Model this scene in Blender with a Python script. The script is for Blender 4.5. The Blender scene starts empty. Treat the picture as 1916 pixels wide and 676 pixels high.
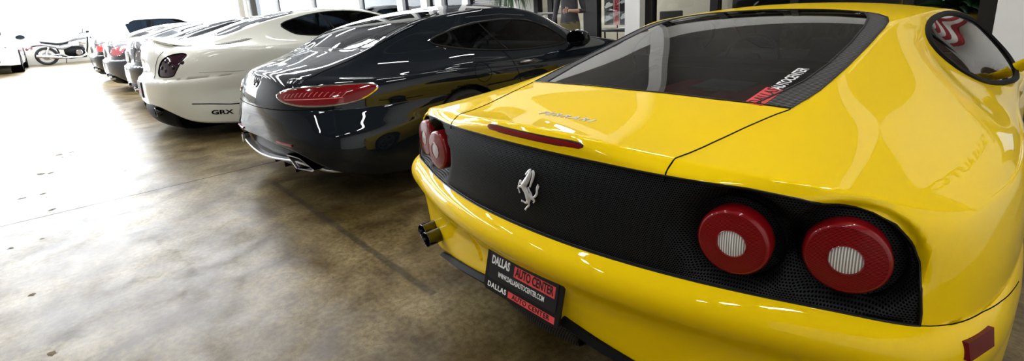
import bpy, bmesh, math, random
import numpy as np
from mathutils import Vector, Matrix, noise
from mathutils.bvhtree import BVHTree
random.seed(7)
SC = bpy.context.scene
COL = SC.collection
PI = math.pi

# ---------------------------------------------------------------- camera
CAM_POS = np.array([.93, -.864, 1.272])
F_PX, CX, CY, VX, VY, YAW = 893., 958., 226., 1160., 4000., math.radians(-47.65)

def camera_axes():
    down = np.array([VX - CX, VY - CY, F_PX]); down /= np.linalg.norm(down)
    z = np.array([0, 0, 1.]); fw = z - down * (z @ down); fw /= np.linalg.norm(fw)
    rt = np.cross(down, fw); up = -down
    c, s = math.cos(YAW), math.sin(YAW)
    return np.stack([c * rt + s * fw, -s * rt + c * fw, up], 1)   # camera rows, world columns

R = camera_axes()
cam_data = bpy.data.cameras.new('camera')
cam = bpy.data.objects.new('camera', cam_data); COL.objects.link(cam)
m = Matrix.Identity(4)
for i in range(3):
    m[i][0] = R[0][i]; m[i][1] = -R[1][i]; m[i][2] = -R[2][i]; m[i][3] = CAM_POS[i]
cam.matrix_world = m
cam_data.sensor_fit = 'HORIZONTAL'; cam_data.sensor_width = 36.
cam_data.lens = F_PX / 1916 * 36
cam_data.shift_y = -(338 - CY) / 1916
cam_data.clip_start = .05; cam_data.clip_end = 300
SC.camera = cam

# ---------------------------------------------------------------- light
SC.view_settings.view_transform = 'Standard'
SC.view_settings.look = 'None'
SC.view_settings.gamma = 1
SC.view_settings.exposure = 0.14
SC.view_settings.use_curve_mapping = False
SC.cycles.use_denoising = True
SC.cycles.max_bounces = 7
SC.cycles.diffuse_bounces = 3
SC.cycles.glossy_bounces = 4
SC.cycles.transmission_bounces = 6
SC.cycles.sample_clamp_indirect = 6
SC.cycles.caustics_reflective = False
SC.cycles.caustics_refractive = False
world = bpy.data.worlds.new('daylight'); SC.world = world; world.use_nodes = True
bg = world.node_tree.nodes['Background']
bg.inputs[0].default_value = (.86, .93, 1.0, 1); bg.inputs[1].default_value = 4.0

def area(name, loc, rot, sx, sy, power, color=(1, 1, 1)):
    l = bpy.data.lights.new(name, 'AREA'); l.shape = 'RECTANGLE'; l.size = sx; l.size_y = sy
    l.energy = power; l.color = color
    o = bpy.data.objects.new(name, l); COL.objects.link(o); o.location = loc; o.rotation_euler = rot
    return o
# daylight coming in through the end windows and front glazing, plus an office fill
area('daylight_end_windows', (-26.6, -1.5, 2.6), (0, math.radians(-90), 0), 3.6, 15, 1800, (.90, .95, 1))
area('office_fill_light', (-5.9, 7.9, 3.1), (0, 0, 0), 2.2, 1.4, 110, (1, .96, .9))  # added lamp without a fitting, brightens the office behind the glass
area('daylight_front_glazing', (-17.5, 6.2, 2.1), (math.radians(-90), 0, 0), 16, 3.2, 1200, (.93, .96, 1))

# ---------------------------------------------------------------- helpers
def link(o, parent=None):
    COL.objects.link(o)
    if parent is not None: o.parent = parent
    return o

def tag(o, label=None, cat=None, group=None, kind=None):
    if label: o['label'] = label
    if cat: o['category'] = cat
    if group: o['group'] = group
    if kind: o['kind'] = kind
    return o

def thing(name, label, cat, loc=(0, 0, 0), rz=0, group=None):
    o = bpy.data.objects.new(name, None); o.empty_display_size = .2
    COL.objects.link(o); o.location = loc; o.rotation_euler = (0, 0, rz)
    return tag(o, label, cat, group)

def obj(name, bm, mat, parent=None, smooth=True, sharp=None):
    me = bpy.data.meshes.new(name); bm.normal_update()
    bm.to_mesh(me); bm.free()
    for mt in (mat if isinstance(mat, (list, tuple)) else [mat]): me.materials.append(mt)
    if smooth:
        me.polygons.foreach_set('use_smooth', [True] * len(me.polygons))
        try: me.set_sharp_from_angle(angle=math.radians(sharp or 38))
        except Exception: pass
    return link(bpy.data.objects.new(name, me), parent)

def struct(name, bm, mat, parent=None, smooth=False):
    o = obj(name, bm, mat, parent, smooth); o['kind'] = 'structure'; return o

def add_box(bm, x0, x1, y0, y1, z0, z1, mtx=None, mi=0):
    r = bmesh.ops.create_cube(bm, size=1)
    bmesh.ops.scale(bm, verts=r['verts'], vec=(x1 - x0, y1 - y0, z1 - z0))
    bmesh.ops.translate(bm, verts=r['verts'], vec=((x0 + x1) / 2, (y0 + y1) / 2, (z0 + z1) / 2))
    if mtx is not None: bmesh.ops.transform(bm, matrix=mtx, verts=r['verts'])
    if mi:
        for f in {f for v in r['verts'] for f in v.link_faces}: f.material_index = mi
    return r['verts']

def box(x0, x1, y0, y1, z0, z1, bevel=0, seg=2, mtx=None):
    bm = bmesh.new(); add_box(bm, x0, x1, y0, y1, z0, z1)
    if bevel:
        bmesh.ops.bevel(bm, geom=bm.edges[:], offset=bevel, segments=seg, affect='EDGES', profile=.5)
    if mtx is not None: bmesh.ops.transform(bm, matrix=mtx, verts=bm.verts)
    return bm

def frame_at(p, d):
    d = Vector(d).normalized()
    a = Vector((0, 0, 1)) if abs(d.z) < .9 else Vector((1, 0, 0))
    u = d.cross(a).normalized(); w = d.cross(u).normalized()
    return u, w

def add_tube(bm, pts, rad, seg=8, closed=False, mi=0):
    pts = [Vector(p) for p in pts]; n = len(pts); rings = []
    u = None
    for i, p in enumerate(pts):
        if closed: d = pts[(i + 1) % n] - pts[i - 1]
        else: d = pts[min(i + 1, n - 1)] - pts[max(i - 1, 0)]
        if d.length < 1e-9: d = Vector((0, 0, 1))
        d.normalize()
        if u is None: u, w = frame_at(p, d)
        else:
            u = (u - d * u.dot(d)).normalized(); w = d.cross(u)
        r = rad[i] if isinstance(rad, (list, tuple)) else rad
        rings.append([bm.verts.new(p + (u * math.cos(2 * PI * k / seg) + w * math.sin(2 * PI * k / seg)) * r) for k in range(seg)])
    m_ = n if closed else n - 1
    for i in range(m_):
        a, b = rings[i], rings[(i + 1) % n]
        for k in range(seg):
            f = bm.faces.new((a[k], a[(k + 1) % seg], b[(k + 1) % seg], b[k])); f.material_index = mi
    if not closed:
        for rg in (rings[0][::-1], rings[-1]):
            f = bm.faces.new(rg); f.material_index = mi
    return bm

def tube(pts, rad, seg=8, closed=False):
    return add_tube(bmesh.new(), pts, rad, seg, closed)

def add_lathe(bm, prof, seg=32, mtx=None, mi=0, cap=True):
    """prof: list of (r, h); axis is local +Z, then mtx"""
    rings = []
    for r, h in prof:
        if r < 1e-6: rings.append([bm.verts.new((0, 0, h))])
        else: rings.append([bm.verts.new((r * math.cos(2 * PI * k / seg), r * math.sin(2 * PI * k / seg), h)) for k in range(seg)])
    for a, b in zip(rings[:-1], rings[1:]):
        for k in range(seg):
            k2 = (k + 1) % seg
            vs = [a[k % len(a)], a[k2 % len(a)], b[k2 % len(b)], b[k % len(b)]]
            q = []
            for v in vs:
                if v not in q: q.append(v)
            if len(q) > 2:
                f = bm.faces.new(q); f.material_index = mi
    if mtx is not None:
        bmesh.ops.transform(bm, matrix=mtx, verts=[v for rg in rings for v in rg])
    return bm

def lathe(prof, seg=32, mtx=None): return add_lathe(bmesh.new(), prof, seg, mtx)

def aim(p, d, roll=0):
    """matrix placing local +Z along d at p"""
    q = Vector(d).to_track_quat('Z', 'Y')
    return Matrix.Translation(Vector(p)) @ q.to_matrix().to_4x4() @ Matrix.Rotation(roll, 4, 'Z')

def add_prism(bm, poly, h0, h1, mtx=None, mi=0, bevel=0):
    a = [bm.verts.new((x, y, h0)) for x, y in poly]; b = [bm.verts.new((x, y, h1)) for x, y in poly]
    fs = [bm.faces.new(a[::-1]), bm.faces.new(b)]
    n = len(poly)
    for i in range(n): fs.append(bm.faces.new((a[i], a[(i + 1) % n], b[(i + 1) % n], b[i])))
    for f in fs: f.material_index = mi
    if mtx is not None: bmesh.ops.transform(bm, matrix=mtx, verts=a + b)
    return a + b

def prism(poly, h0, h1, mtx=None, bevel=0):
    bm = bmesh.new(); add_prism(bm, poly, h0, h1)
    if bevel: bmesh.ops.bevel(bm, geom=bm.edges[:], offset=bevel, segments=2, affect='EDGES')
    if mtx is not None: bmesh.ops.transform(bm, matrix=mtx, verts=bm.verts)
    bmesh.ops.recalc_face_normals(bm, faces=bm.faces)
    return bm

def rrect(w, h, r, n=5):
    out = []
    for cx_, cy_, a0 in ((w/2-r, h/2-r, 0), (-w/2+r, h/2-r, 90), (-w/2+r, -h/2+r, 180), (w/2-r, -h/2+r, 270)):
        for k in range(n + 1):
            a = math.radians(a0 + 90 * k / n); out.append((cx_ + r * math.cos(a), cy_ + r * math.sin(a)))
    return out

def text_bm(s, size, depth=.001, mtx=None, sx=1., shear=0, spacing=1., bold=0., align='CENTER'):
    cu = bpy.data.curves.new('lettering', 'FONT'); cu.body = s; cu.size = size; cu.extrude = depth
    cu.shear = shear; cu.space_character = spacing; cu.offset = bold; cu.align_x = align; cu.align_y = 'CENTER'
    cu.resolution_u = 3
    o = bpy.data.objects.new('lettering', cu); COL.objects.link(o)
    dg = bpy.context.evaluated_depsgraph_get(); dg.update()
    me = bpy.data.meshes.new_from_object(o.evaluated_get(dg))
    bm = bmesh.new(); bm.from_mesh(me)
    bpy.data.objects.remove(o); bpy.data.curves.remove(cu); bpy.data.meshes.remove(me)
    bmesh.ops.scale(bm, verts=bm.verts, vec=(sx, 1, 1))
    if mtx is not None: bmesh.ops.transform(bm, matrix=mtx, verts=bm.verts)
    return bm

def basis_m(o, x, y):
    x = Vector(x).normalized(); y = Vector(y); y = (y - x * y.dot(x)).normalized(); z = x.cross(y)
    mt = Matrix((x, y, z)).transposed().to_4x4(); mt.translation = Vector(o); return mt

# ---------------------------------------------------------------- materials
def new_mat(name):
    m_ = bpy.data.materials.new(name); m_.use_nodes = True
    return m_, m_.node_tree, m_.node_tree.nodes['Principled BSDF']

def mat(name, col, rough=.5, metal=0., coat=0., coat_rough=.03, emit=None, estr=0, alpha=None, trans=0., ior=1.45, spec=.5):
    m_, nt, b = new_mat(name)
    b.inputs['Base Color'].default_value = (*col, 1)
    b.inputs['Roughness'].default_value = rough; b.inputs['Metallic'].default_value = metal
    b.inputs['Coat Weight'].default_value = coat; b.inputs['Coat Roughness'].default_value = coat_rough
    b.inputs['Transmission Weight'].default_value = trans; b.inputs['IOR'].default_value = ior
    b.inputs['Specular IOR Level'].default_value = spec
    # slight natural variation of tone so that no surface is perfectly even
    if emit:
        b.inputs['Emission Color'].default_value = (*emit, 1); b.inputs['Emission Strength'].default_value = estr
    return m_

def noise_mat(name, c1, c2, scale=5., rough=(.4, .6), bump=0., detail=6, coords='Object', metal=0.):
    m_, nt, b = new_mat(name); N, L = nt.nodes, nt.links
    tc = N.new('ShaderNodeTexCoord'); nz = N.new('ShaderNodeTexNoise'); nz.inputs['Scale'].default_value = scale
    nz.inputs['Detail'].default_value = detail
    L.new(tc.outputs[coords], nz.inputs['Vector'])
    cr = N.new('ShaderNodeValToRGB'); cr.color_ramp.elements[0].color = (*c1, 1); cr.color_ramp.elements[1].color = (*c2, 1)
    cr.color_ramp.elements[0].position = .3; cr.color_ramp.elements[1].position = .7
    L.new(nz.outputs[0], cr.inputs[0]); L.new(cr.outputs[0], b.inputs['Base Color'])
    mr = N.new('ShaderNodeMapRange'); mr.inputs[3].default_value = rough[0]; mr.inputs[4].default_value = rough[1]
    L.new(nz.outputs[0], mr.inputs[0]); L.new(mr.outputs[0], b.inputs['Roughness'])
    b.inputs['Metallic'].default_value = metal
    if bump:
        bp = N.new('ShaderNodeBump'); bp.inputs['Strength'].default_value = bump; bp.inputs['Distance'].default_value = .01
        L.new(nz.outputs[0], bp.inputs['Height']); L.new(bp.outputs[0], b.inputs['Normal'])
    return m_

def paint(name, col, flake=0., coat=1., rough=.35, metal=0., spec=.5):
    m_, nt, b = new_mat(name); N, L = nt.nodes, nt.links
    b.inputs['Base Color'].default_value = (*col, 1); b.inputs['Roughness'].default_value = rough
    b.inputs['Metallic'].default_value = metal
    b.inputs['Coat Weight'].default_value = coat; b.inputs['Coat Roughness'].default_value = .015
    b.inputs['Coat IOR'].default_value = 1.5; b.inputs['Specular IOR Level'].default_value = spec
    return m_

def glass_mat(name, tint=(.25, .3, .32), refl=1.5):
    """thin car glazing: a tinted see-through pane with fresnel mirror reflection"""
    m_ = bpy.data.materials.new(name); m_.use_nodes = True; nt = m_.node_tree; N, L = nt.nodes, nt.links
    for n_ in list(N): N.remove(n_)
    out = N.new('ShaderNodeOutputMaterial'); mix = N.new('ShaderNodeMixShader')
    tr = N.new('ShaderNodeBsdfTransparent'); tr.inputs[0].default_value = (*tint, 1)
    gl = N.new('ShaderNodeBsdfGlossy'); gl.inputs['Roughness'].default_value = .008; gl.inputs[0].default_value = (1, 1, 1, 1)
    fr = N.new('ShaderNodeFresnel'); fr.inputs[0].default_value = refl
    L.new(fr.outputs[0], mix.inputs[0]); L.new(tr.outputs[0], mix.inputs[1]); L.new(gl.outputs[0], mix.inputs[2])
    L.new(mix.outputs[0], out.inputs[0])
    return m_

def hexmesh_mat(name, base=(.012, .013, .015), hole=(.001, .001, .001), pitch=.0085, axes='XZ'):
    """fine perforated grille: staggered round holes"""
    m_, nt, b = new_mat(name); N, L = nt.nodes, nt.links
    tc = N.new('ShaderNodeTexCoord'); sp = N.new('ShaderNodeSeparateXYZ'); L.new(tc.outputs['Object'], sp.inputs[0])
    def mth(op, a, b_=None, c=None):
        n_ = N.new('ShaderNodeMath'); n_.operation = op
        for i, v in enumerate((a, b_, c)):
            if v is None: continue
            if isinstance(v, (int, float)): n_.inputs[i].default_value = v
            else: L.new(v, n_.inputs[i])
        return n_.outputs[0]
    x = mth('DIVIDE', sp.outputs['XYZ'.index(axes[0])], pitch); z = mth('DIVIDE', sp.outputs['XYZ'.index(axes[1])], pitch * .8660)
    row = mth('FLOOR', z); odd = mth('MULTIPLY', mth('FRACT', mth('MULTIPLY', row, .5)), 1.0)
    fx = mth('SUBTRACT', mth('FRACT', mth('ADD', x, odd)), .5); fz = mth('SUBTRACT', mth('FRACT', z), .5)
    d = mth('SQRT', mth('ADD', mth('MULTIPLY', fx, fx), mth('MULTIPLY', fz, fz)))
    mr = N.new('ShaderNodeMapRange'); mr.inputs[1].default_value = .26; mr.inputs[2].default_value = .36
    L.new(d, mr.inputs[0])
    mx = N.new('ShaderNodeMix'); mx.data_type = 'RGBA'
    L.new(mr.outputs[0], mx.inputs[0]); mx.inputs[6].default_value = (*hole, 1); mx.inputs[7].default_value = (*base, 1)
    L.new(mx.outputs[2], b.inputs['Base Color'])
    b.inputs['Roughness'].default_value = .5
    sm = N.new('ShaderNodeMapRange'); sm.inputs[3].default_value = 0; sm.inputs[4].default_value = .22
    L.new(mr.outputs[0], sm.inputs[0]); L.new(sm.outputs[0], b.inputs['Specular IOR Level'])
    bp = N.new('ShaderNodeBump'); bp.inputs['Strength'].default_value = .5; bp.inputs['Distance'].default_value = .002
    L.new(mr.outputs[0], bp.inputs['Height']); L.new(bp.outputs[0], b.inputs['Normal'])
    return m_

def stripe_mat(name, c1, c2, scale, axis=0, rough=.4, metal=0., bump=0.):
    m_, nt, b = new_mat(name); N, L = nt.nodes, nt.links
    tc = N.new('ShaderNodeTexCoord'); sp = N.new('ShaderNodeSeparateXYZ'); L.new(tc.outputs['Object'], sp.inputs[0])
    mu = N.new('ShaderNodeMath'); mu.operation = 'MULTIPLY'; mu.inputs[1].default_value = scale; L.new(sp.outputs[axis], mu.inputs[0])
    si = N.new('ShaderNodeMath'); si.operation = 'SINE'; L.new(mu.outputs[0], si.inputs[0])
    mr = N.new('ShaderNodeMapRange'); mr.inputs[1].default_value = -.5; mr.inputs[2].default_value = .5; L.new(si.outputs[0], mr.inputs[0])
    mx = N.new('ShaderNodeMix'); mx.data_type = 'RGBA'; L.new(mr.outputs[0], mx.inputs[0])
    mx.inputs[6].default_value = (*c1, 1); mx.inputs[7].default_value = (*c2, 1); L.new(mx.outputs[2], b.inputs['Base Color'])
    b.inputs['Roughness'].default_value = rough; b.inputs['Metallic'].default_value = metal
    if bump:
        bp = N.new('ShaderNodeBump'); bp.inputs['Strength'].default_value = bump; bp.inputs['Distance'].default_value = .003
        L.new(mr.outputs[0], bp.inputs['Height']); L.new(bp.outputs[0], b.inputs['Normal'])
    return m_

def carbon_mat(name):
    """woven carbon twill seen as fine diagonal ribs"""
    m_, nt, b = new_mat(name); N, L = nt.nodes, nt.links
    tc = N.new('ShaderNodeTexCoord'); mp = N.new('ShaderNodeMapping'); mp.inputs['Rotation'].default_value = (0, 0, math.radians(38))
    L.new(tc.outputs['Object'], mp.inputs[0])
    ck = N.new('ShaderNodeTexWave'); ck.inputs['Scale'].default_value = 34; ck.bands_direction = 'X'
    L.new(mp.outputs[0], ck.inputs['Vector'])
    cr = N.new('ShaderNodeValToRGB'); cr.color_ramp.elements[0].color = (.004, .004, .005, 1); cr.color_ramp.elements[1].color = (.22, .22, .225, 1)
    cr.color_ramp.elements[0].position = .62; cr.color_ramp.elements[1].position = 1.0
    L.new(ck.outputs[0], cr.inputs[0]); L.new(cr.outputs[0], b.inputs['Base Color'])
    b.inputs['Roughness'].default_value = .5; b.inputs['Specular IOR Level'].default_value = .15
    bp = N.new('ShaderNodeBump'); bp.inputs['Strength'].default_value = .4; bp.inputs['Distance'].default_value = .002
    L.new(ck.outputs[0], bp.inputs['Height']); L.new(bp.outputs[0], b.inputs['Normal'])
    return m_

M = {}
M['yellow'] = paint('yellow_paint', (1.0, .68, .0), rough=.5, spec=.05, coat=.65)
M['black_paint'] = paint('blue_black_paint', (.004, .007, .012), rough=.5, spec=.05, coat=.85)
M['white_paint'] = paint('pearl_white_paint', (.80, .81, .72), rough=.4)
M['silver_dark'] = paint('dark_grey_paint', (.018, .02, .024), rough=.4, spec=.2)
M['black2'] = paint('black_paint', (.01, .01, .012), rough=.3)
M['plain_white'] = paint('white_paint', (.82, .84, .87), rough=.4)
M['rubber'] = noise_mat('tyre_rubber', (.008, .008, .009), (.018, .018, .019), 30, (.6, .8), .2)
M['trim'] = mat('black_trim', (.008, .008, .009), .38, spec=.3)
M['satin_black'] = mat('satin_black', (.005, .005, .006), .6, spec=.15)
M['gap'] = mat('panel_gap_black', (.001, .001, .001), .9, spec=.1)
M['dark'] = noise_mat('dark_interior', (.006, .006, .007), (.014, .014, .015), 12, (.7, .9))
M['leather'] = noise_mat('dark_leather', (.03, .032, .036), (.05, .052, .056), 60, (.5, .7), .1)
M['chrome'] = mat('chrome', (.78, .78, .80), .12, 1.)
M['badge'] = noise_mat('brushed_badge_metal', (.62, .62, .63), (.85, .85, .86), 60, (.35, .5), .1, metal=.55)
M['alu'] = noise_mat('cast_alloy', (.45, .46, .47), (.6, .6, .62), 40, (.3, .45), .05, metal=.9)
M['disc'] = stripe_mat('brake_disc_steel', (.30, .30, .31), (.4, .4, .42), 500, 0, .3, .9)
M['mesh'] = hexmesh_mat('perforated_black_panel', (.007, .008, .010), (.0, .0, .0), .0056)
M['carbon'] = carbon_mat('woven_carbon')
M['glass'] = glass_mat('clear_tinted_glass', (.36, .41, .42), 1.6)
M['glass_dark'] = glass_mat('dark_tinted_glass', (.10, .12, .14))
M['red_lens'] = stripe_mat('red_ribbed_lens', (.06, .001, .002), (.30, .005, .008), 2200, 2, .12, 0, .25)
M['red_lens'].node_tree.nodes['Principled BSDF'].inputs['Coat Weight'].default_value = .45; M['red_lens'].node_tree.nodes['Principled BSDF'].inputs['Specular IOR Level'].default_value = .15
M['red_glossy'] = paint('deep_red_plastic', (.22, .003, .006), rough=.3, coat=.6, spec=.15)
M['white_lens'] = stripe_mat('clear_ribbed_lens', (.28, .26, .24), (.95, .93, .9), 1300, 0, .2, 0, .5)
M['plate_black'] = mat('plate_black', (.008, .009, .012), .4)
M['white_print'] = mat('white_print', (.86, .86, .86), .5)
M['red_print'] = mat('red_print', (.72, .07, .07), .5)
M['red_crackle'] = noise_mat('red_crackle_paint', (.28, .012, .012), (.40, .03, .03), 120, (.5, .7), .4)
M['exhaust'] = mat('dark_chrome', (.10, .10, .11), .18, 1.)
# ---------------------------------------------------------------- smooth surfaces
def nat_spline(t, P, ts):
    """natural cubic spline through P (n,k) at knots t, evaluated at ts"""
    n = len(t); h = np.diff(t)
    if n == 2:
        w = ((ts - t[0]) / h[0])[:, None]; return P[0] * (1 - w) + P[1] * w
    A = np.zeros((n, n)); B = np.zeros_like(P)
    A[0, 0] = A[-1, -1] = 1
    for i in range(1, n - 1):
        A[i, i-1] = h[i-1]; A[i, i] = 2 * (h[i-1] + h[i]); A[i, i+1] = h[i]
        B[i] = 6 * ((P[i+1] - P[i]) / h[i] - (P[i] - P[i-1]) / h[i-1])
    Mv = np.linalg.solve(A, B)
    k = np.clip(np.searchsorted(t, ts, side='right') - 1, 0, n - 2)
    a = (t[k+1] - ts)[:, None]; b = (ts - t[k])[:, None]; hk = h[k][:, None]
    return (Mv[k] * a**3 + Mv[k+1] * b**3) / (6 * hk) + (P[k] / hk - Mv[k] * hk / 6) * a + (P[k+1] / hk - Mv[k+1] * hk / 6) * b

def knots(G):
    """centripetal knots along axis 1 averaged over axis 0"""
    d = np.sqrt(np.linalg.norm(np.diff(G, axis=1), axis=2)).mean(0)
    return np.concatenate([[0], np.cumsum(np.maximum(d, 1e-3))])

def grid_eval(G, nr, nc):
    G = np.asarray(G, float); r, c, _ = G.shape
    def samples(t, n):
        if isinstance(n, int): n = [n] * (len(t) - 1)
        out = [np.linspace(t[i], t[i+1], n[i], endpoint=False) for i in range(len(t) - 1)]
        return np.concatenate(out + [[t[-1]]])
    tc = knots(G); tr = knots(G.transpose(1, 0, 2))
    a = nat_spline(tc, G.transpose(1, 0, 2).reshape(c, -1), samples(tc, nc))
    a = a.reshape(-1, r, 3).transpose(1, 0, 2)
    b = nat_spline(tr, a.reshape(r, -1), samples(tr, nr)).reshape(-1, a.shape[1], 3)
    return b

def mirror_cols(G):
    """control grid with column 0 on x = 0 -> full grid from left to right"""
    G = np.asarray(G, float); L_ = G[:, :0:-1].copy(); L_[:, :, 0] *= -1
    return np.concatenate([L_, G], 1)

def add_grid(bm, Q, flip=False):
    r, c, _ = Q.shape
    vs = [[bm.verts.new(Q[i, j]) for j in range(c)] for i in range(r)]
    for i in range(r - 1):
        for j in range(c - 1):
            q = (vs[i][j], vs[i][j+1], vs[i+1][j+1], vs[i+1][j])
            try: bm.faces.new(q[::-1] if flip else q)
            except ValueError: pass

def sgn_area(p): return sum(p[i][0] * p[(i+1) % len(p)][1] - p[(i+1) % len(p)][0] * p[i][1] for i in range(len(p))) / 2

def cut_region(bm, poly, axes, filt):
    """knife a convex outline (2-D, seen along the missing axis) through faces passing filt; returns the faces inside"""
    if sgn_area(poly) < 0: poly = poly[::-1]
    ax = ['xyz'.index(a) for a in axes]
    xs = [p[0] for p in poly]; ys = [p[1] for p in poly]
    cur = []
    for f in bm.faces:
        c = f.calc_center_median()
        if not filt(c): continue
        fx = [v.co[ax[0]] for v in f.verts]; fy = [v.co[ax[1]] for v in f.verts]
        if max(fx) < min(xs) or min(fx) > max(xs) or max(fy) < min(ys) or min(fy) > max(ys): continue
        cur.append(f)
    for i in range(len(poly)):
        a, b = poly[i], poly[(i+1) % len(poly)]
        n2 = (b[1] - a[1], -(b[0] - a[0]))                      # outward normal of a CCW outline
        no = [0, 0, 0]; no[ax[0]], no[ax[1]] = n2; co = [0, 0, 0]; co[ax[0]], co[ax[1]] = a
        no = Vector(no); co = Vector(co)
        if no.length < 1e-9: continue
        no.normalize()
        geom = list({e for f in cur for e in f.edges}) + list({v for f in cur for v in f.verts}) + cur
        r = bmesh.ops.bisect_plane(bm, geom=geom, plane_co=co, plane_no=no, dist=1e-6)
        fs = [g for g in r['geom'] if isinstance(g, bmesh.types.BMFace) and g.is_valid]
        cur = [f for f in fs if (f.calc_center_median() - co).dot(no) < 0]
    return cur

def smooth_poly(p, k=4):
    """round a closed outline"""
    out = []; n = len(p)
    for i in range(n):
        a, b_, c, d = (np.array(p[(i + q) % n], float) for q in (-1, 0, 1, 2))
        for j in range(k):
            t = j / k; out.append(tuple(.5 * (2*b_ + (c - a)*t + (2*a - 5*b_ + 4*c - d)*t*t + (3*b_ - a - 3*c + d)*t**3)))
    return out

def split_faces(bm, faces):
    """move faces into a new bmesh"""
    nb = bmesh.new(); vm = {}
    for f in faces:
        vs = []
        for v in f.verts:
            if v not in vm: vm[v] = nb.verts.new(v.co)
            vs.append(vm[v])
        try:
            nf = nb.faces.new(vs); nf.material_index = f.material_index
        except ValueError: pass
    bmesh.ops.delete(bm, geom=faces, context='FACES')
    return nb

def relax_sheet(bm, it=120):
    """let a pane pull itself flat inside its border"""
    inner = [v for v in bm.verts if not any(len(e.link_faces) == 1 for e in v.link_edges) and v.link_edges]
    nb = {v: [e.other_vert(v) for e in v.link_edges] for v in inner}
    for _ in range(it):
        new = {v: sum((q.co for q in nb[v]), Vector()) / len(nb[v]) for v in inner}
        for v in inner: v.co = new[v]

def copy_bm(bm):
    return bm.copy()

def shift_normal(bm, d):
    bm.normal_update()
    ns = {v: v.normal.copy() for v in bm.verts}
    for v in bm.verts: v.co += ns[v] * d

def thicken(bm, t):
    """give a sheet a real thickness inward"""
    bm.normal_update()
    r = bmesh.ops.solidify(bm, geom=bm.faces[:] , thickness=t)
    return bm

def orient_out(bm, centre):
    bm.normal_update()
    bmesh.ops.recalc_face_normals(bm, faces=bm.faces)
    s = 0
    for f in bm.faces: s += (f.calc_center_median() - Vector(centre)).dot(f.normal) * f.calc_area()
    if s < 0: bmesh.ops.reverse_faces(bm, faces=bm.faces)

def bl(a, b, t): return [a[i] * (1 - t) + b[i] * t for i in range(3)]
def lut(x, tab):
    tab = sorted(tab); return float(np.interp(x, [t[0] for t in tab], [t[1] for t in tab]))

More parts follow.
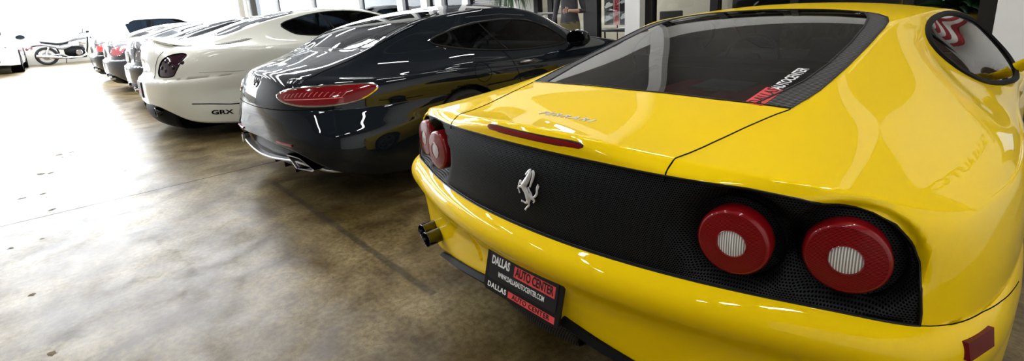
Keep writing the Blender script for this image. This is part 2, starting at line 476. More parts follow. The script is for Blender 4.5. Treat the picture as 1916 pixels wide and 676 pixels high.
def car_skin(cfg, fine=6):
    """cfg: base plan columns, bottom heights, offset tables, crest, mids, top outline, roof sections"""
    base = cfg['base']; n = len(base); P = np.array([[b[0], b[1]] for b in base])
    mir = np.concatenate([P[:0:-1] * [-1, 1], P]); tg = np.gradient(mir, axis=0)[n-1:]
    nrm = np.stack([tg[:, 1], -tg[:, 0]], 1); nrm /= np.linalg.norm(nrm, axis=1)[:, None]
    nrm[0] = (0, -1)
    if 'nose' in cfg: nrm[-1] = (0, 1)
    zt = cfg['zb']; rowsA = []
    for s in (0, .25, .5, .75, 1, -.125, -.090, -.058, -.030, -.011, -.0):
        row = []
        for j in range(n):
            z = zt + s if s <= 0 and len(rowsA) > 4 else cfg['bottom'][j] + (zt - .165 - cfg['bottom'][j]) * s
            w = cfg['wrear'][j]
            o = w * lut(z, cfg['off_rear']) + (1 - w) * lut(z, cfg['off_side'])
            row.append((P[j, 0] + nrm[j, 0] * o if j not in (0, n-1) else 0, P[j, 1] + nrm[j, 1] * o, z))
        rowsA.append(row)
    A = np.array(rowsA)
    rowsB = []
    ex = cfg.get('face', {})
    nB = 6
    cols = []
    for j in range(n):
        b = (P[j, 0], P[j, 1], zt); c = cfg['crest'][j]
        if j in ex: cols.append([b] + list(ex[j]) + [c])
        else:
            col = [b]
            for t in (.3, .52, .72, .88):
                sz = math.sin(t * PI / 2); sx = 1 - math.cos(t * PI / 2)
                col.append((b[0] + (c[0] - b[0]) * sx, b[1] + (c[1] - b[1]) * sx, b[2] + (c[2] - b[2]) * sz))
            cols.append(col + [c])
    B = np.array(cols).transpose(1, 0, 2)
    cols = []
    for j in range(n):
        c, g = cfg['crest'][j], cfg['top'][j]
        ms = cfg['mid'].get(j)
        if ms is None: ms = [bl(c, g, t) for t in (.25, .5, .75)]
        cols.append([c] + list(ms) + [g])
    Cc = np.array(cols).transpose(1, 0, 2)
    k0, k1 = cfg['sect']                                      # top outline columns: k0 = rear corner, k1 = front corner
    secs = []
    top = [list(t) for t in cfg['top']]
    secs.append([top[k0], *[top[int(round(k0 * (1 - f)))] for f in (1/3, 2/3)], top[0]] if k0 == 3 else
                [top[k0], *[bl(top[k0], top[0], f) for f in (1/3, 2/3)], top[0]])
    for k in range(k0 + 1, k1):
        g = top[k]; c = cfg['ridge'][k]; row = [g]
        for t in (2/3, 1/3):
            row.append((g[0] * t, c[1] + (g[1] - c[1]) * t**2, c[2] + (g[2] - c[2]) * t**cfg.get('crown', 2.2)))
        secs.append(row + [list(c)])
    secs.append([top[k1], *[top[k] for k in cfg['fronts']], top[n-1]])
    D = np.array(secs)[:, ::-1]
    bm = bmesh.new()
    fr = cfg.get('fine_cols', fine)
    mc = lambda k: [k] * (2 * (n - 1))
    QA = grid_eval(mirror_cols(A), 4, mc(fine)); QB = grid_eval(mirror_cols(B), cfg.get('fb', 5), mc(fine))
    QC = grid_eval(mirror_cols(Cc), fine, mc(fine)); QD = grid_eval(mirror_cols(D), fine, mc(fine)[:2 * 3])
    # the roof patch shares its border with the shoulder patch: same samples, so weld them exactly
    mid = (n - 1) * fine; top_row = QC[-1]
    Rr = top_row[mid + k0 * fine: mid + k1 * fine + 1]; Lr = top_row[mid - k1 * fine: mid - k0 * fine + 1][::-1]
    w = np.linspace(0, 1, QD.shape[1])[None, :, None]
    QD = QD + (Lr - QD[:, 0])[:, None] * (1 - w) + (Rr - QD[:, -1])[:, None] * w
    for i_, seg_ in ((0, top_row[mid - k0 * fine: mid + k0 * fine + 1]), (-1, np.concatenate([top_row[:(n-1-k1) * fine + 1][::-1], top_row[-1 - (n-1-k1) * fine:][::-1][1:]]))):
        d = seg_ - QD[i_]
        m_ = fine * 2
        for q in range(m_):
            QD[i_ + (q if i_ == 0 else -q)] += d * (1 - q / m_)
    def relax(Q, it, lam=.5, mu=-.505):
        for k in range(it):
            for w_ in (lam, mu):
                L_ = np.zeros_like(Q); L_[1:-1, 1:-1] = (Q[:-2, 1:-1] + Q[2:, 1:-1] + Q[1:-1, :-2] + Q[1:-1, 2:]) / 4 - Q[1:-1, 1:-1]
                Q = Q + w_ * L_
        return Q
    QC = relax(QC, cfg.get('relax', 30)); QD = relax(QD, 10); QA = relax(QA, cfg.get('relaxA', 6)); QB = relax(QB, cfg.get('relaxB', 4))
    nb_ = len(QB); J_ = relax(np.concatenate([QB, QC[1:]]), cfg.get('soft', 8)); QB, QC = J_[:nb_], J_[nb_ - 1:]
    for Q in (QA, QB, QC): add_grid(bm, Q)
    add_grid(bm, QD, True)
    bmesh.ops.remove_doubles(bm, verts=bm.verts, dist=.0008)
    # top boundary of the shoulder patch and the roof patch run along the same outline: sew what is near
    bmesh.ops.dissolve_degenerate(bm, dist=1e-5, edges=bm.edges)
    orient_out(bm, (0, base[-1][1] / 2, .5))
    return bm

def ring_pts(cx_, cy_, r, n=28, a0=0): return [(cx_ + r * math.cos(2*PI*k/n + a0), cy_ + r * math.sin(2*PI*k/n + a0)) for k in range(n)]

def on_skin(tree, pts, up=(0, 0, 1), lift=0., far=3.):
    """drop points on the skin along -up"""
    out = []; up = Vector(up).normalized()
    for p in pts:
        hit = tree.ray_cast(Vector(p) + up * far, -up)
        if hit[0] is not None: out.append(hit[0] + up * lift)
    return out

def resample(pts, step):
    pts = [Vector(p) for p in pts]; out = [pts[0]]
    for a, b in zip(pts[:-1], pts[1:]):
        k = max(1, int((b - a).length / step))
        for i in range(1, k + 1): out.append(a.lerp(b, i / k))
    return out

def seam(tree, pts, up, rad=.0018, step=.03, lift=0.):
    q = on_skin(tree, resample(pts, step), up, lift)
    return tube(q, rad, 5)

def outline_tube(bm_part, rad, tol=1e-4):
    """tubes along the open border of a sheet (seals)"""
    out = bmesh.new()
    edges = [e for e in bm_part.edges if len(e.link_faces) == 1]
    nxt = {}
    for e in edges:
        for a, b in ((e.verts[0], e.verts[1]), (e.verts[1], e.verts[0])): nxt.setdefault(a, []).append(b)
    seen = set()
    for st in list(nxt):
        if st in seen: continue
        loop = [st]; seen.add(st); cur = st
        while True:
            cand = [v for v in nxt[cur] if v not in seen]
            if not cand: break
            cur = cand[0]; seen.add(cur); loop.append(cur)
        if len(loop) > 5:
            co = [v.co.copy() for v in loop]; q = [co[0]]
            for p in co[1:]:
                if (p - q[-1]).length > rad * .8: q.append(p)
            add_tube(out, q, rad, 6, closed=True)
    return out

def wheel(parent_name, label_parent, c, side, r=.34, w=.28, rim=.25, spokes=5, parent=None, steer=0):
    """tyre, rim with spokes, disc; axis along x; side=+1 outer face to +x"""
    mt = Matrix.Translation(Vector(c)) @ Matrix.Rotation(steer, 4, 'Z') @ Matrix.Rotation(PI/2 * side, 4, 'Y')
    t = [(rim, -w/2 + .01), (r - .03, -w/2), (r - .008, -w/2 + .02), (r, -w/2 + .05), (r, w/2 - .05), (r - .008, w/2 - .02), (r - .03, w/2), (rim, w/2 - .01)]
    bm = lathe(t, 48, mt)
    for k in range(4):
        h = -w * .3 + w * .2 * k
    tyre = obj('tyre', bm, M['rubber'], parent)
    g = bmesh.new()
    for k in range(3): add_lathe(g, [(r + .0005, -w*.25 + w*.25*k - .004), (r + .0012, -w*.25 + w*.25*k), (r + .0005, -w*.25 + w*.25*k + .004)], 48, mt)
    obj('tread_groove', g, M['gap'], tyre)
    bm = lathe([(rim, -w/2 + .01), (rim - .012, -w/2 + .02), (rim - .02, 0), (rim - .014, w/2 - .015), (rim + .004, w/2 - .008)], 40, mt)
    for k in range(spokes):
        a = 2 * PI * k / spokes
        for da in (-.12, .12):
            b0 = Vector((.05 * math.cos(a), .05 * math.sin(a), w/2 - .05)); b1 = Vector(((rim - .012) * math.cos(a + da), (rim - .012) * math.sin(a + da), w/2 - .02))
            bb = bmesh.new(); add_tube(bb, [b0, b0.lerp(b1, .5) + Vector((0, 0, -.004)), b1], [.02, .014, .018], 6)
            bmesh.ops.transform(bb, matrix=mt, verts=bb.verts)
            tmp = bpy.data.meshes.new('t'); bb.to_mesh(tmp); bb.free(); bm.from_mesh(tmp); bpy.data.meshes.remove(tmp)
    add_lathe(bm, [(0, w/2 - .03), (.045, w/2 - .03), (.06, w/2 - .05), (.06, w/2 - .08), (0, w/2 - .08)], 20, mt)
    rm = obj('rim', bm, M['alu'], parent)
    obj('brake_disc', lathe([(.07, 0), (.17, 0), (.17, .02), (.07, .02), (.07, 0)], 32, mt), M['disc'], parent)
    return tyre
# ---------------------------------------------------------------- the showroom
def floor_mat():
    m_, nt, b = new_mat('polished_concrete'); N, L = nt.nodes, nt.links
    tc = N.new('ShaderNodeTexCoord')
    def nz(scale, det=8, dist=0.):
        n_ = N.new('ShaderNodeTexNoise'); n_.inputs['Scale'].default_value = scale; n_.inputs['Detail'].default_value = det
        n_.inputs['Distortion'].default_value = dist; L.new(tc.outputs['Object'], n_.inputs['Vector']); return n_.outputs[0]
    def ramp(src, a, b_, ca, cb):
        r = N.new('ShaderNodeValToRGB'); r.color_ramp.elements[0].position = a; r.color_ramp.elements[1].position = b_
        r.color_ramp.elements[0].color = (*ca, 1); r.color_ramp.elements[1].color = (*cb, 1); L.new(src, r.inputs[0]); return r.outputs[0]
    def mix(f, a, b_, mode='MIX'):
        x = N.new('ShaderNodeMix'); x.data_type = 'RGBA'; x.blend_type = mode
        if isinstance(f, float): x.inputs[0].default_value = f
        else: L.new(f, x.inputs[0])
        L.new(a, x.inputs[6]); L.new(b_, x.inputs[7]); return x.outputs[2]
    big = ramp(nz(.75, 7, 1.4), .36, .64, (.150, .108, .036), (.40, .325, .175))
    mid = ramp(nz(3.2, 10, .6), .34, .68, (.34, .29, .22), (1, 1, 1))
    fine = ramp(nz(38, 8), .35, .65, (.58, .55, .50), (1, 1, 1))
    speck = ramp(nz(160, 3), .30, .42, (.45, .42, .38), (1, 1, 1))
    c = mix(1., mix(1., mix(1., big, mid, 'MULTIPLY'), fine, 'MULTIPLY'), speck, 'MULTIPLY')
    sp = N.new('ShaderNodeSeparateXYZ'); L.new(tc.outputs['Object'], sp.inputs[0])
    def mth(op, a, b_=None, c_=None):
        n_ = N.new('ShaderNodeMath'); n_.operation = op
        for i, v in enumerate((a, b_, c_)):
            if v is None: continue
            if isinstance(v, (int, float)): n_.inputs[i].default_value = v
            else: L.new(v, n_.inputs[i])
        return n_.outputs[0]
    # sawn joints every 5.4 m along the bays, one old dark joint stain across them
    jx = mth('ABSOLUTE', mth('SUBTRACT', mth('FRACT', mth('DIVIDE', mth('ADD', sp.outputs[0], 3.70 + 54 + 2.7), 5.4)), .5))
    joint = mth('LESS_THAN', jx, .0016)
    sy = mth('ABSOLUTE', mth('ADD', mth('SUBTRACT', sp.outputs[1], .165), mth('MULTIPLY', mth('SUBTRACT', nz(7, 4), .5), .025)))
    mr_ = N.new('ShaderNodeMapRange'); mr_.inputs[1].default_value = .012; mr_.inputs[2].default_value = .026; mr_.inputs[3].default_value = 1; mr_.inputs[4].default_value = 0; L.new(sy, mr_.inputs[0])
    lim = mth('LESS_THAN', mth('ABSOLUTE', mth('ADD', sp.outputs[0], 1.95)), 1.15)
    stain = mth('MULTIPLY', mth('MULTIPLY', mr_.outputs[0], lim), .6)
    k1 = N.new('ShaderNodeRGB'); k1.outputs[0].default_value = (.03, .025, .02, 1)
    c = mix(mth('MULTIPLY', joint, .75), c, k1.outputs[0]); c = mix(stain, c, k1.outputs[0])
    L.new(c, b.inputs['Base Color'])
    mr = N.new('ShaderNodeMapRange'); mr.inputs[3].default_value = .24; mr.inputs[4].default_value = .46
    L.new(nz(2.1, 6, .5), mr.inputs[0]); L.new(mr.outputs[0], b.inputs['Roughness'])
    ms = N.new('ShaderNodeMapRange'); ms.inputs[1].default_value = .3; ms.inputs[2].default_value = .7; ms.inputs[3].default_value = .10; ms.inputs[4].default_value = .42
    L.new(nz(5.5, 12, .8), ms.inputs[0])
    k2 = mth('MULTIPLY', ms.outputs[0], mth('SUBTRACT', 1.0, mth('MULTIPLY', joint, .9))); L.new(k2, b.inputs['Specular IOR Level'])
    b.inputs['IOR'].default_value = 1.6
    bp = N.new('ShaderNodeBump'); bp.inputs['Strength'].default_value = .22; bp.inputs['Distance'].default_value = .004
    L.new(nz(26, 8), bp.inputs['Height']); L.new(bp.outputs[0], b.inputs['Normal'])
    return m_

M['wall'] = noise_mat('white_wall_paint', (.78, .78, .76), (.84, .84, .82), 3, (.6, .8))
M['beige'] = noise_mat('beige_office_wall', (.60, .56, .47), (.66, .61, .52), 2, (.7, .9))
M['frame'] = mat('dark_bronze_frame', (.012, .011, .012), .4, .3)
M['ceiling'] = stripe_mat('corrugated_steel_deck', (.045, .045, .05), (.085, .085, .095), 42, 0, .6)
M['steel'] = noise_mat('painted_steel_joist', (.20, .20, .22), (.28, .28, .30), 6, (.5, .7))
M['lamp'] = mat('fluorescent_tube_light', (1, 1, 1), .5, emit=(1, .98, .95), estr=46)
M['darkwall'] = noise_mat('grey_brown_back_wall', (.10, .095, .09), (.14, .13, .12), 1.5, (.7, .9))
M['skylight'] = mat('translucent_skylight', (1, 1, 1), .5, emit=(.95, .97, 1), estr=20)
M['stub'] = noise_mat('low_block_wall', (.60, .57, .50), (.68, .65, .58), 2, (.7, .9))

X0, X1, Y0, Y1, H = -26.9, 3.9, -9.0, 6.4, 6.0
bm = bmesh.new(); add_box(bm, X0 - .3, X1 + .3, Y0 - .3, 13, -.2, 0); struct('floor', bm, floor_mat())
bm = bmesh.new(); add_box(bm, X0 - .3, X1 + .3, Y0 - .3, Y1 + .2, H, H + .2); add_box(bm, -8.7, X1 + .3, Y1 + .21, 13, 3.2, 3.3); struct('ceiling', bm, M['ceiling'])
for k in range(16):                                                     # joists under the steel deck
    x = X0 + .9 + k * 1.95
    g = bmesh.new(); n_ = 24; pts = []
    for i in range(n_ + 1): pts.append((x, Y0 + (Y1 - Y0) * i / n_, H - (.39 if i % 2 else .05)))
    add_tube(g, [(x, Y0, H - .39), (x, Y1, H - .39)], .03, 4); add_tube(g, pts, .014, 5)
    struct('trim_%d' % (k + 1), g, M['steel'])
def lamp_fixture(x, y):
    T = thing('ceiling_light', 'slim white fluorescent fitting hung under the steel deck', 'light', (x, y, H - .62), 0, 'fluorescent fittings under the ceiling')
    obj('lamp_housing', box(-.09, .09, -.62, .62, 0, .05, .01, 1), M['wall'], T)
    g = bmesh.new()
    add_box(g, -.07, .07, -.60, .60, -.03, -.002)
    obj('lamp_tube', g, M['lamp'], T)
    for yy in (-.45, .45): obj('hanger', tube([(0, yy, .05), (0, yy, .60)], .006, 5), M['steel'], T)
    return T
def copy_tree(o, parent=None):
    c = o.copy(); COL.objects.link(c)
    if parent is not None: c.parent = parent
    for ch in o.children: copy_tree(ch, c)
    return c
LAMPS_AT = [(x, y) for y in (-6.3, -3.2, -.6, 2.2, 4.9) for x in (-23, -19.5, -16, -12.5, -9, -5.6, -2.3, 1.1)]
for k, (x, y) in enumerate(LAMPS_AT):
    o = lamp_fixture(x, y) if k == 0 else copy_tree(first_lamp)
    if k == 0: first_lamp = o
    o.location = (x, y, H - .62)
# end wall: low wall, tall daylight windows above
bm = bmesh.new(); add_box(bm, X0 - .3, X0, Y0, Y1, 0, .80); add_box(bm, X0 - .3, X0, Y0, Y1, 5.5, H)
for y in (Y0, -5.3, -.45 + 2.6, Y1 - .3): add_box(bm, X0 - .3, X0, y, y + .22, .80, 5.5)
struct('wall_left', bm, M['stub'])
PANE = glass_mat('plain_window_glass', (.95, .97, 1.), 1.3)
for k, (a, b_) in enumerate(((Y0 + .22, -5.3), (-5.08, 2.15), (2.37, Y1 - .3))):
    g = bmesh.new()
    for z in (.80, 5.45): add_box(g, X0 - .18, X0 - .12, a, b_, z, z + .05)
    o = struct('window_%d' % (k + 1), g, M['wall'])
    g = bmesh.new(); add_box(g, X0 - .16, X0 - .15, a, b_, .80, 5.5); obj('window_pane', g, PANE, o)
# wall behind the camera
bm = bmesh.new(); add_box(bm, X0 - .3, X1 + .3, Y0 - .3, Y0, 0, H); struct('wall_back', bm, M['darkwall'])
# skylights over the aisle
for k, (x, y) in enumerate([(x, y) for x in (-21.2, -17.4, -13.6, -10.2) for y in (-5.4, -2.1, 1.2)]):
    T = thing('skylight', 'bright translucent skylight panel in the steel roof', 'skylight', (x, y, H - .012), 0, 'skylights in the roof')
    g = bmesh.new()
    for q in ((-.60, .60, -1.6, -1.54), (-.60, .60, 1.54, 1.6), (-.60, -.54, -1.54, 1.54), (.54, .60, -1.54, 1.54)): add_box(g, *q, -.06, 0)
    obj('skylight_frame', g, M['wall'], T)
    obj('skylight_panel', box(-.54, .54, -1.54, 1.54, -.03, -.01), M['skylight'], T)
bm = bmesh.new(); add_box(bm, X1, X1 + .3, Y0, 13, 0, H); struct('wall_right', bm, M['wall'])
# front wall, left part: white frames and daylight
bm = bmesh.new(); add_box(bm, X0, -8.6, Y1, Y1 + .2, 5.2, H); add_box(bm, X0, -8.6, Y1, Y1 + .2, 0, .35)
for x in (X0, -22.6, -18.4, -14.4, -11.7, -10.45, -9.78, -8.62): add_box(bm, x, x + .30, Y1, Y1 + .2, .35, 5.2)
struct('wall_front', bm, M['wall'])
for k, (a, b_) in enumerate(((X0 + .3, -22.6), (-22.3, -18.4), (-18.1, -14.4), (-14.1, -11.7), (-11.4, -10.45), (-10.15, -9.78), (-9.48, -8.62))):
    g = bmesh.new(); add_box(g, a, b_, Y1 + .08, Y1 + .13, .35, .42); add_box(g, a, b_, Y1 + .08, Y1 + .13, 5.13, 5.2)
    o = struct('window_%d' % (k + 4), g, M['wall'])
    g = bmesh.new(); add_box(g, a, b_, Y1 + .10, Y1 + .11, .42, 5.13); obj('window_pane', g, PANE if k < 4 else glass_mat('blue_window_glass_%d' % k, ((.25, .33, .50), (.10, .14, .32), (.8, .85, .95))[k - 4], 1.3), o)
# right part of the front wall: dark framed shop glazing, white columns
bm = bmesh.new(); add_box(bm, -8.32, X1, Y1, Y1 + .2, 3.0, 3.5); add_box(bm, -7.0, -6.17, Y1, Y1 + .2, 0, 3.0); add_box(bm, -8.32, -7.0, Y1, Y1 + .2, 0, .8)
add_box(bm, .84, X1, Y1, Y1 + .2, 0, 3.0)
struct('wall_rear', bm, M['wall'])
bm = bmesh.new(); add_box(bm, -8.62, X1, Y1 + .02, Y1 + .2, 3.5, H); struct('wall_upper', bm, M['darkwall'])
g = bmesh.new(); add_box(g, -3.85, -3.56, Y1 - .18, Y1 + .25, 0, H); struct('trim_20', g, M['wall'])
g = bmesh.new(); add_box(g, .64, .90, Y1 - .10, Y1 + .25, 0, H); struct('trim_21', g, M['wall'])
g = bmesh.new(); add_box(g, 1.02, 1.09, Y1 - .04, Y1 + .02, 0, 3.0); add_box(g, 1.02, 2.0, Y1 - .04, Y1 + .02, 2.2, 2.3); struct('trim_22', g, M['steel'])
g = bmesh.new()
for a, b_ in ((-6.17, -6.05), (-5.78, -5.66), (-4.83, -4.56), (-3.93, -3.86), (-3.56, -3.42), (-2.45, -2.33), (-1.35, -1.25), (-.15, -.05), (.50, .63)):
    add_box(g, a, b_, Y1 - .02, Y1 + .12, 0, 3.0)
add_box(g, -6.17, -3.86, Y1, Y1 + .1, 2.25, 2.35); add_box(g, -3.42, .63, Y1, Y1 + .1, 2.6, 2.7); add_box(g, -3.42, .63, Y1, Y1 + .1, 0, .12)
struct('trim_23', g, M['frame'])
g = bmesh.new(); add_box(g, -8.32, -7.0, Y1 + .02, Y1 + .1, .8, .88); add_box(g, -8.36, -8.26, Y1 - .02, Y1 + .12, .8, 3.0); add_box(g, -7.08, -7.0, Y1 - .02, Y1 + .12, .8, 3.0)
o = struct('window_11', g, M['frame'])
g = bmesh.new()
for i in range(26): z = .9 + i * .055; add_box(g, -8.26, -7.08, Y1 + .06, Y1 + .09, z, z + .030)
obj('window_blind', g, mat('blue_grey_blind', (.16, .19, .26), .5), o)
for k, (a, b_, z0, z1) in enumerate(((-6.05, -5.78, 0, 2.25), (-4.56, -3.93, 0, 2.25), (-3.42, -2.45, .12, 2.6), (-2.33, -1.35, .12, 2.6), (-1.25, -.15, .12, 2.6), (-.05, .50, .12, 2.6))):
    g = bmesh.new(); add_box(g, a, b_, Y1 + .04, Y1 + .05, z0, z1)
    o = struct('window_%d' % (k + 12), g, glass_mat('shop_glass_%d' % k, (.85, .88, .88), 1.35))
# glazed door with its push bar
g = bmesh.new(); add_box(g, -5.66, -5.60, Y1, Y1 + .06, 0, 2.25); add_box(g, -4.89, -4.83, Y1, Y1 + .06, 0, 2.25); add_box(g, -5.60, -4.89, Y1, Y1 + .06, 2.17, 2.25); add_box(g, -5.60, -4.89, Y1, Y1 + .06, 0, .25)
o = struct('door_1', g, M['frame'])
g = bmesh.new(); add_box(g, -5.60, -4.89, Y1 + .02, Y1 + .03, .25, 2.17); obj('door_pane', g, glass_mat('door_glass', (.85, .88, .88), 1.35), o)
g = bmesh.new(); add_tube(g, [(-6.02, Y1 - .02, 1.12), (-5.98, Y1 - .10, 1.13), (-4.90, Y1 - .10, 1.13), (-4.86, Y1 - .02, 1.13)], .022, 8); add_tube(g, [(-5.93, Y1 - .10, 1.12), (-5.86, Y1 - .11, 1.09), (-5.85, Y1 - .10, .88)], .02, 8)
obj('push_bar', g, M['steel'], o)
# office behind the glazing
bm = bmesh.new(); add_box(bm, -8.6, -3.3, 9.2, 9.4, 0, 3.2); add_box(bm, -8.7, -8.6, Y1 + .2, 9.4, 0, 3.2)
struct('wall_office', bm, M['beige'])
bm = bmesh.new(); add_box(bm, -3.3, X1, 12.8, 13, 0, 3.2); add_box(bm, -3.4, -3.3, 9.2, 13, 0, 3.2)
struct('wall_far', bm, mat('dim_grey_wall', (.20, .20, .22), .8))
# side door with a window and the hanging flag on the wall by the glazing
g = bmesh.new()
for q in ((1.74, 1.84, 0, 2.1), (2.60, 2.70, 0, 2.1), (1.84, 2.60, 2.0, 2.1)): add_box(g, q[0], q[1], Y1 - .05, Y1, q[2], q[3])
for q in ((1.84, 2.60, 0, .95), (1.84, 1.90, .95, 2.0), (2.42, 2.60, .95, 2.0), (1.90, 2.42, 1.9, 2.0)): add_box(g, q[0], q[1], Y1 - .03, Y1, q[2], q[3])
o = struct('door_2', g, noise_mat('dark_stained_wood', (.05, .025, .015), (.09, .05, .03), 4, (.4, .6)))
g = bmesh.new(); add_box(g, 1.90, 2.42, Y1 - .025, Y1 - .02, .95, 1.9); obj('door_pane', g, mat('daylit_door_window', (.35, .5, .75), .2, emit=(.55, .72, 1), estr=1.0), o)

# chips and scratches in the concrete
rnd = random.Random(11)
g = bmesh.new()
for x, y, r in ((-5.17,-1.25,.07),(-5.13,-1.18,.05),(-5.97,-1.12,.08),(-6.0,-1.02,.05),(-5.8,-1.1,.04),(-4.38,-1.34,.05),(-4.38,-1.22,.04),(-3.19,-1.2,.022),(-3.16,-1.34,.035),(-3.83,-1.16,.045),(-2.31,-1.22,.028),(-1.62,-1.14,.04),(-4.6,-.67,.02),(-7.9,-1.23,.05),(-1.3,-.1,.012),(-1.05,-.35,.01)):
    p = [(r * rnd.uniform(.4, 1.0) * math.cos(2*PI*k/14) * .7, r * rnd.uniform(.4, 1.0) * math.sin(2*PI*k/14) * .62) for k in range(14)]
    add_prism(g, p, 0, .0006, Matrix.Translation((x, y, 0)))
for (x0, y0), (x1, y1) in (((-.89,-.03),(-.86,.05)),((-.70,-.22),(-.62,-.10)),((-.35,.34),(-.33,.20)),((-.33,.20),(-.30,.08))):
    d = Vector((x1 - x0, y1 - y0, 0)); n_ = Vector((-d.y, d.x, 0)).normalized() * .0016
    vs = [g.verts.new(Vector((x0, y0, .0006)) - n_ * .3), g.verts.new(Vector((x1, y1, .0006)) - n_), g.verts.new(Vector((x1, y1, .0006)) + n_), g.verts.new(Vector((x0, y0, .0006)) + n_ * .3)]
    g.faces.new(vs)
struct('trim_30', g, noise_mat('chipped_concrete', (.05, .035, .015), (.22, .16, .09), 60, (.8, .95)))
# ---------------------------------------------------------------- yellow mid-engined sports car
def yellow_cfg():
    base = [(0,.01),(.21,.02),(.42,.055),(.60,.104),(.75,.156),(.862,.205),(.925,.30),(.968,.52),(.985,.93),(.975,1.35),(.95,1.85),(.935,2.3),(.93,2.8),(.945,3.3),(.93,3.75),(.80,4.15),(.45,4.40),(0,4.48)]
    bottom = [.40,.385,.345,.295,.24,.225,.21,.20] + [.16] * 10
    wrear = [1,1,1,1,1,.85,.5,.2] + [0] * 10
    off_rear = [(.655,0),(.645,.020),(.628,.038),(.60,.047),(.57,.042),(.54,.022),(.50,.0),(.44,-.012),(.36,-.02),(.28,-.03),(.2,-.05)]
    off_side = [(.655,0),(.63,.004),(.58,.010),(.5,.016),(.4,.014),(.3,.004),(.2,-.014),(.15,-.02)]
    face = {0: [(0,.012,.75),(0,.022,.84),(0,.036,.89),(0,.036,.922)],
            1: [(.21,.022,.75),(.21,.033,.84),(.21,.045,.889),(.21,.047,.915)],
            2: [(.42,.057,.75),(.42,.063,.84),(.42,.070,.882),(.418,.080,.898)],
            3: [(.602,.108,.75),(.60,.112,.83),(.598,.118,.872),(.602,.126,.888)],
            4: [(.752,.158,.74),(.755,.163,.81),(.756,.172,.848),(.752,.184,.868)],
            5: [(.864,.215,.73),(.868,.235,.79),(.871,.26,.82),(.870,.286,.837)]}
    crest = [(0,.052,.945),(.21,.064,.937),(.41,.108,.916),(.62,.145,.903),(.745,.205,.884),(.865,.32,.849),(.912,.46,.840),(.942,.68,.834),(.948,1.02,.835),(.935,1.38,.825),(.925,1.85,.79),(.925,2.3,.75),(.92,2.8,.725),(.93,3.3,.73),(.88,3.75,.74),(.74,4.1,.66),(.43,4.33,.60),(0,4.42,.58)]
    mid = {0: [(0,.15,.941),(0,.28,.948),(0,.40,.962)], 1: [(.21,.17,.935),(.21,.30,.945),(.205,.42,.960)],
           2: [(.415,.20,.920),(.42,.31,.932),(.42,.43,.948)], 3: [(.615,.23,.910),(.58,.34,.922),(.54,.46,.940)],
           4: [(.735,.34,.892),(.69,.48,.912),(.61,.62,.945)], 5: [(.845,.50,.868),(.78,.68,.900),(.66,.85,.955)],
           6: [(.895,.70,.866),(.82,.90,.905),(.68,1.08,.980)], 7: [(.922,.92,.862),(.84,1.15,.908),(.69,1.33,1.01)],
           8: [(.91,1.22,.860),(.80,1.42,.91),(.68,1.58,1.02)], 9: [(.885,1.55,.855),(.785,1.72,.91),(.69,1.82,1.03)],
           10: [(.885,1.95,.82),(.82,2.02,.87),(.715,2.12,1.02)], 11: [(.912,2.32,.785),(.885,2.35,.83),(.79,2.42,.98)],
           12: [(.918,2.75,.765),(.895,2.72,.82),(.83,2.74,.93)], 13: [(.90,3.25,.76),(.86,3.2,.80),(.80,3.18,.87)],
           14: [(.80,3.65,.755),(.76,3.55,.77),(.72,3.45,.80)]}
    top = [(0,.52,.975),(.2,.53,.973),(.42,.55,.963),(.505,.57,.957),(.53,.75,.985),(.54,1.0,1.03),(.545,1.25,1.08),(.555,1.5,1.130),(.59,1.72,1.152),(.61,1.95,1.160),(.62,2.2,1.160),(.64,2.5,1.145),(.70,2.8,1.075),(.74,3.15,.92),(.66,3.4,.82),(.46,3.5,.79),(.23,3.56,.785),(0,3.58,.785)]
    ridge = {4:(0,.72,1.010),5:(0,.97,1.056),6:(0,1.22,1.105),7:(0,1.48,1.155),8:(0,1.72,1.190),9:(0,1.95,1.205),10:(0,2.2,1.212),11:(0,2.5,1.20),12:(0,2.85,1.13),13:(0,3.3,.93)}
    return dict(base=base, bottom=bottom, wrear=wrear, off_rear=off_rear, off_side=off_side, face=face, crest=crest, mid=mid, top=top, ridge=ridge, sect=(3, 14), fronts=(15, 16), zb=.655, fb=8, relax=70, soft=12)

LAMPS = [(.553, .093, .761, .22), (.741, .165, .763, .35)]       # x, y, z, outward turn of the face

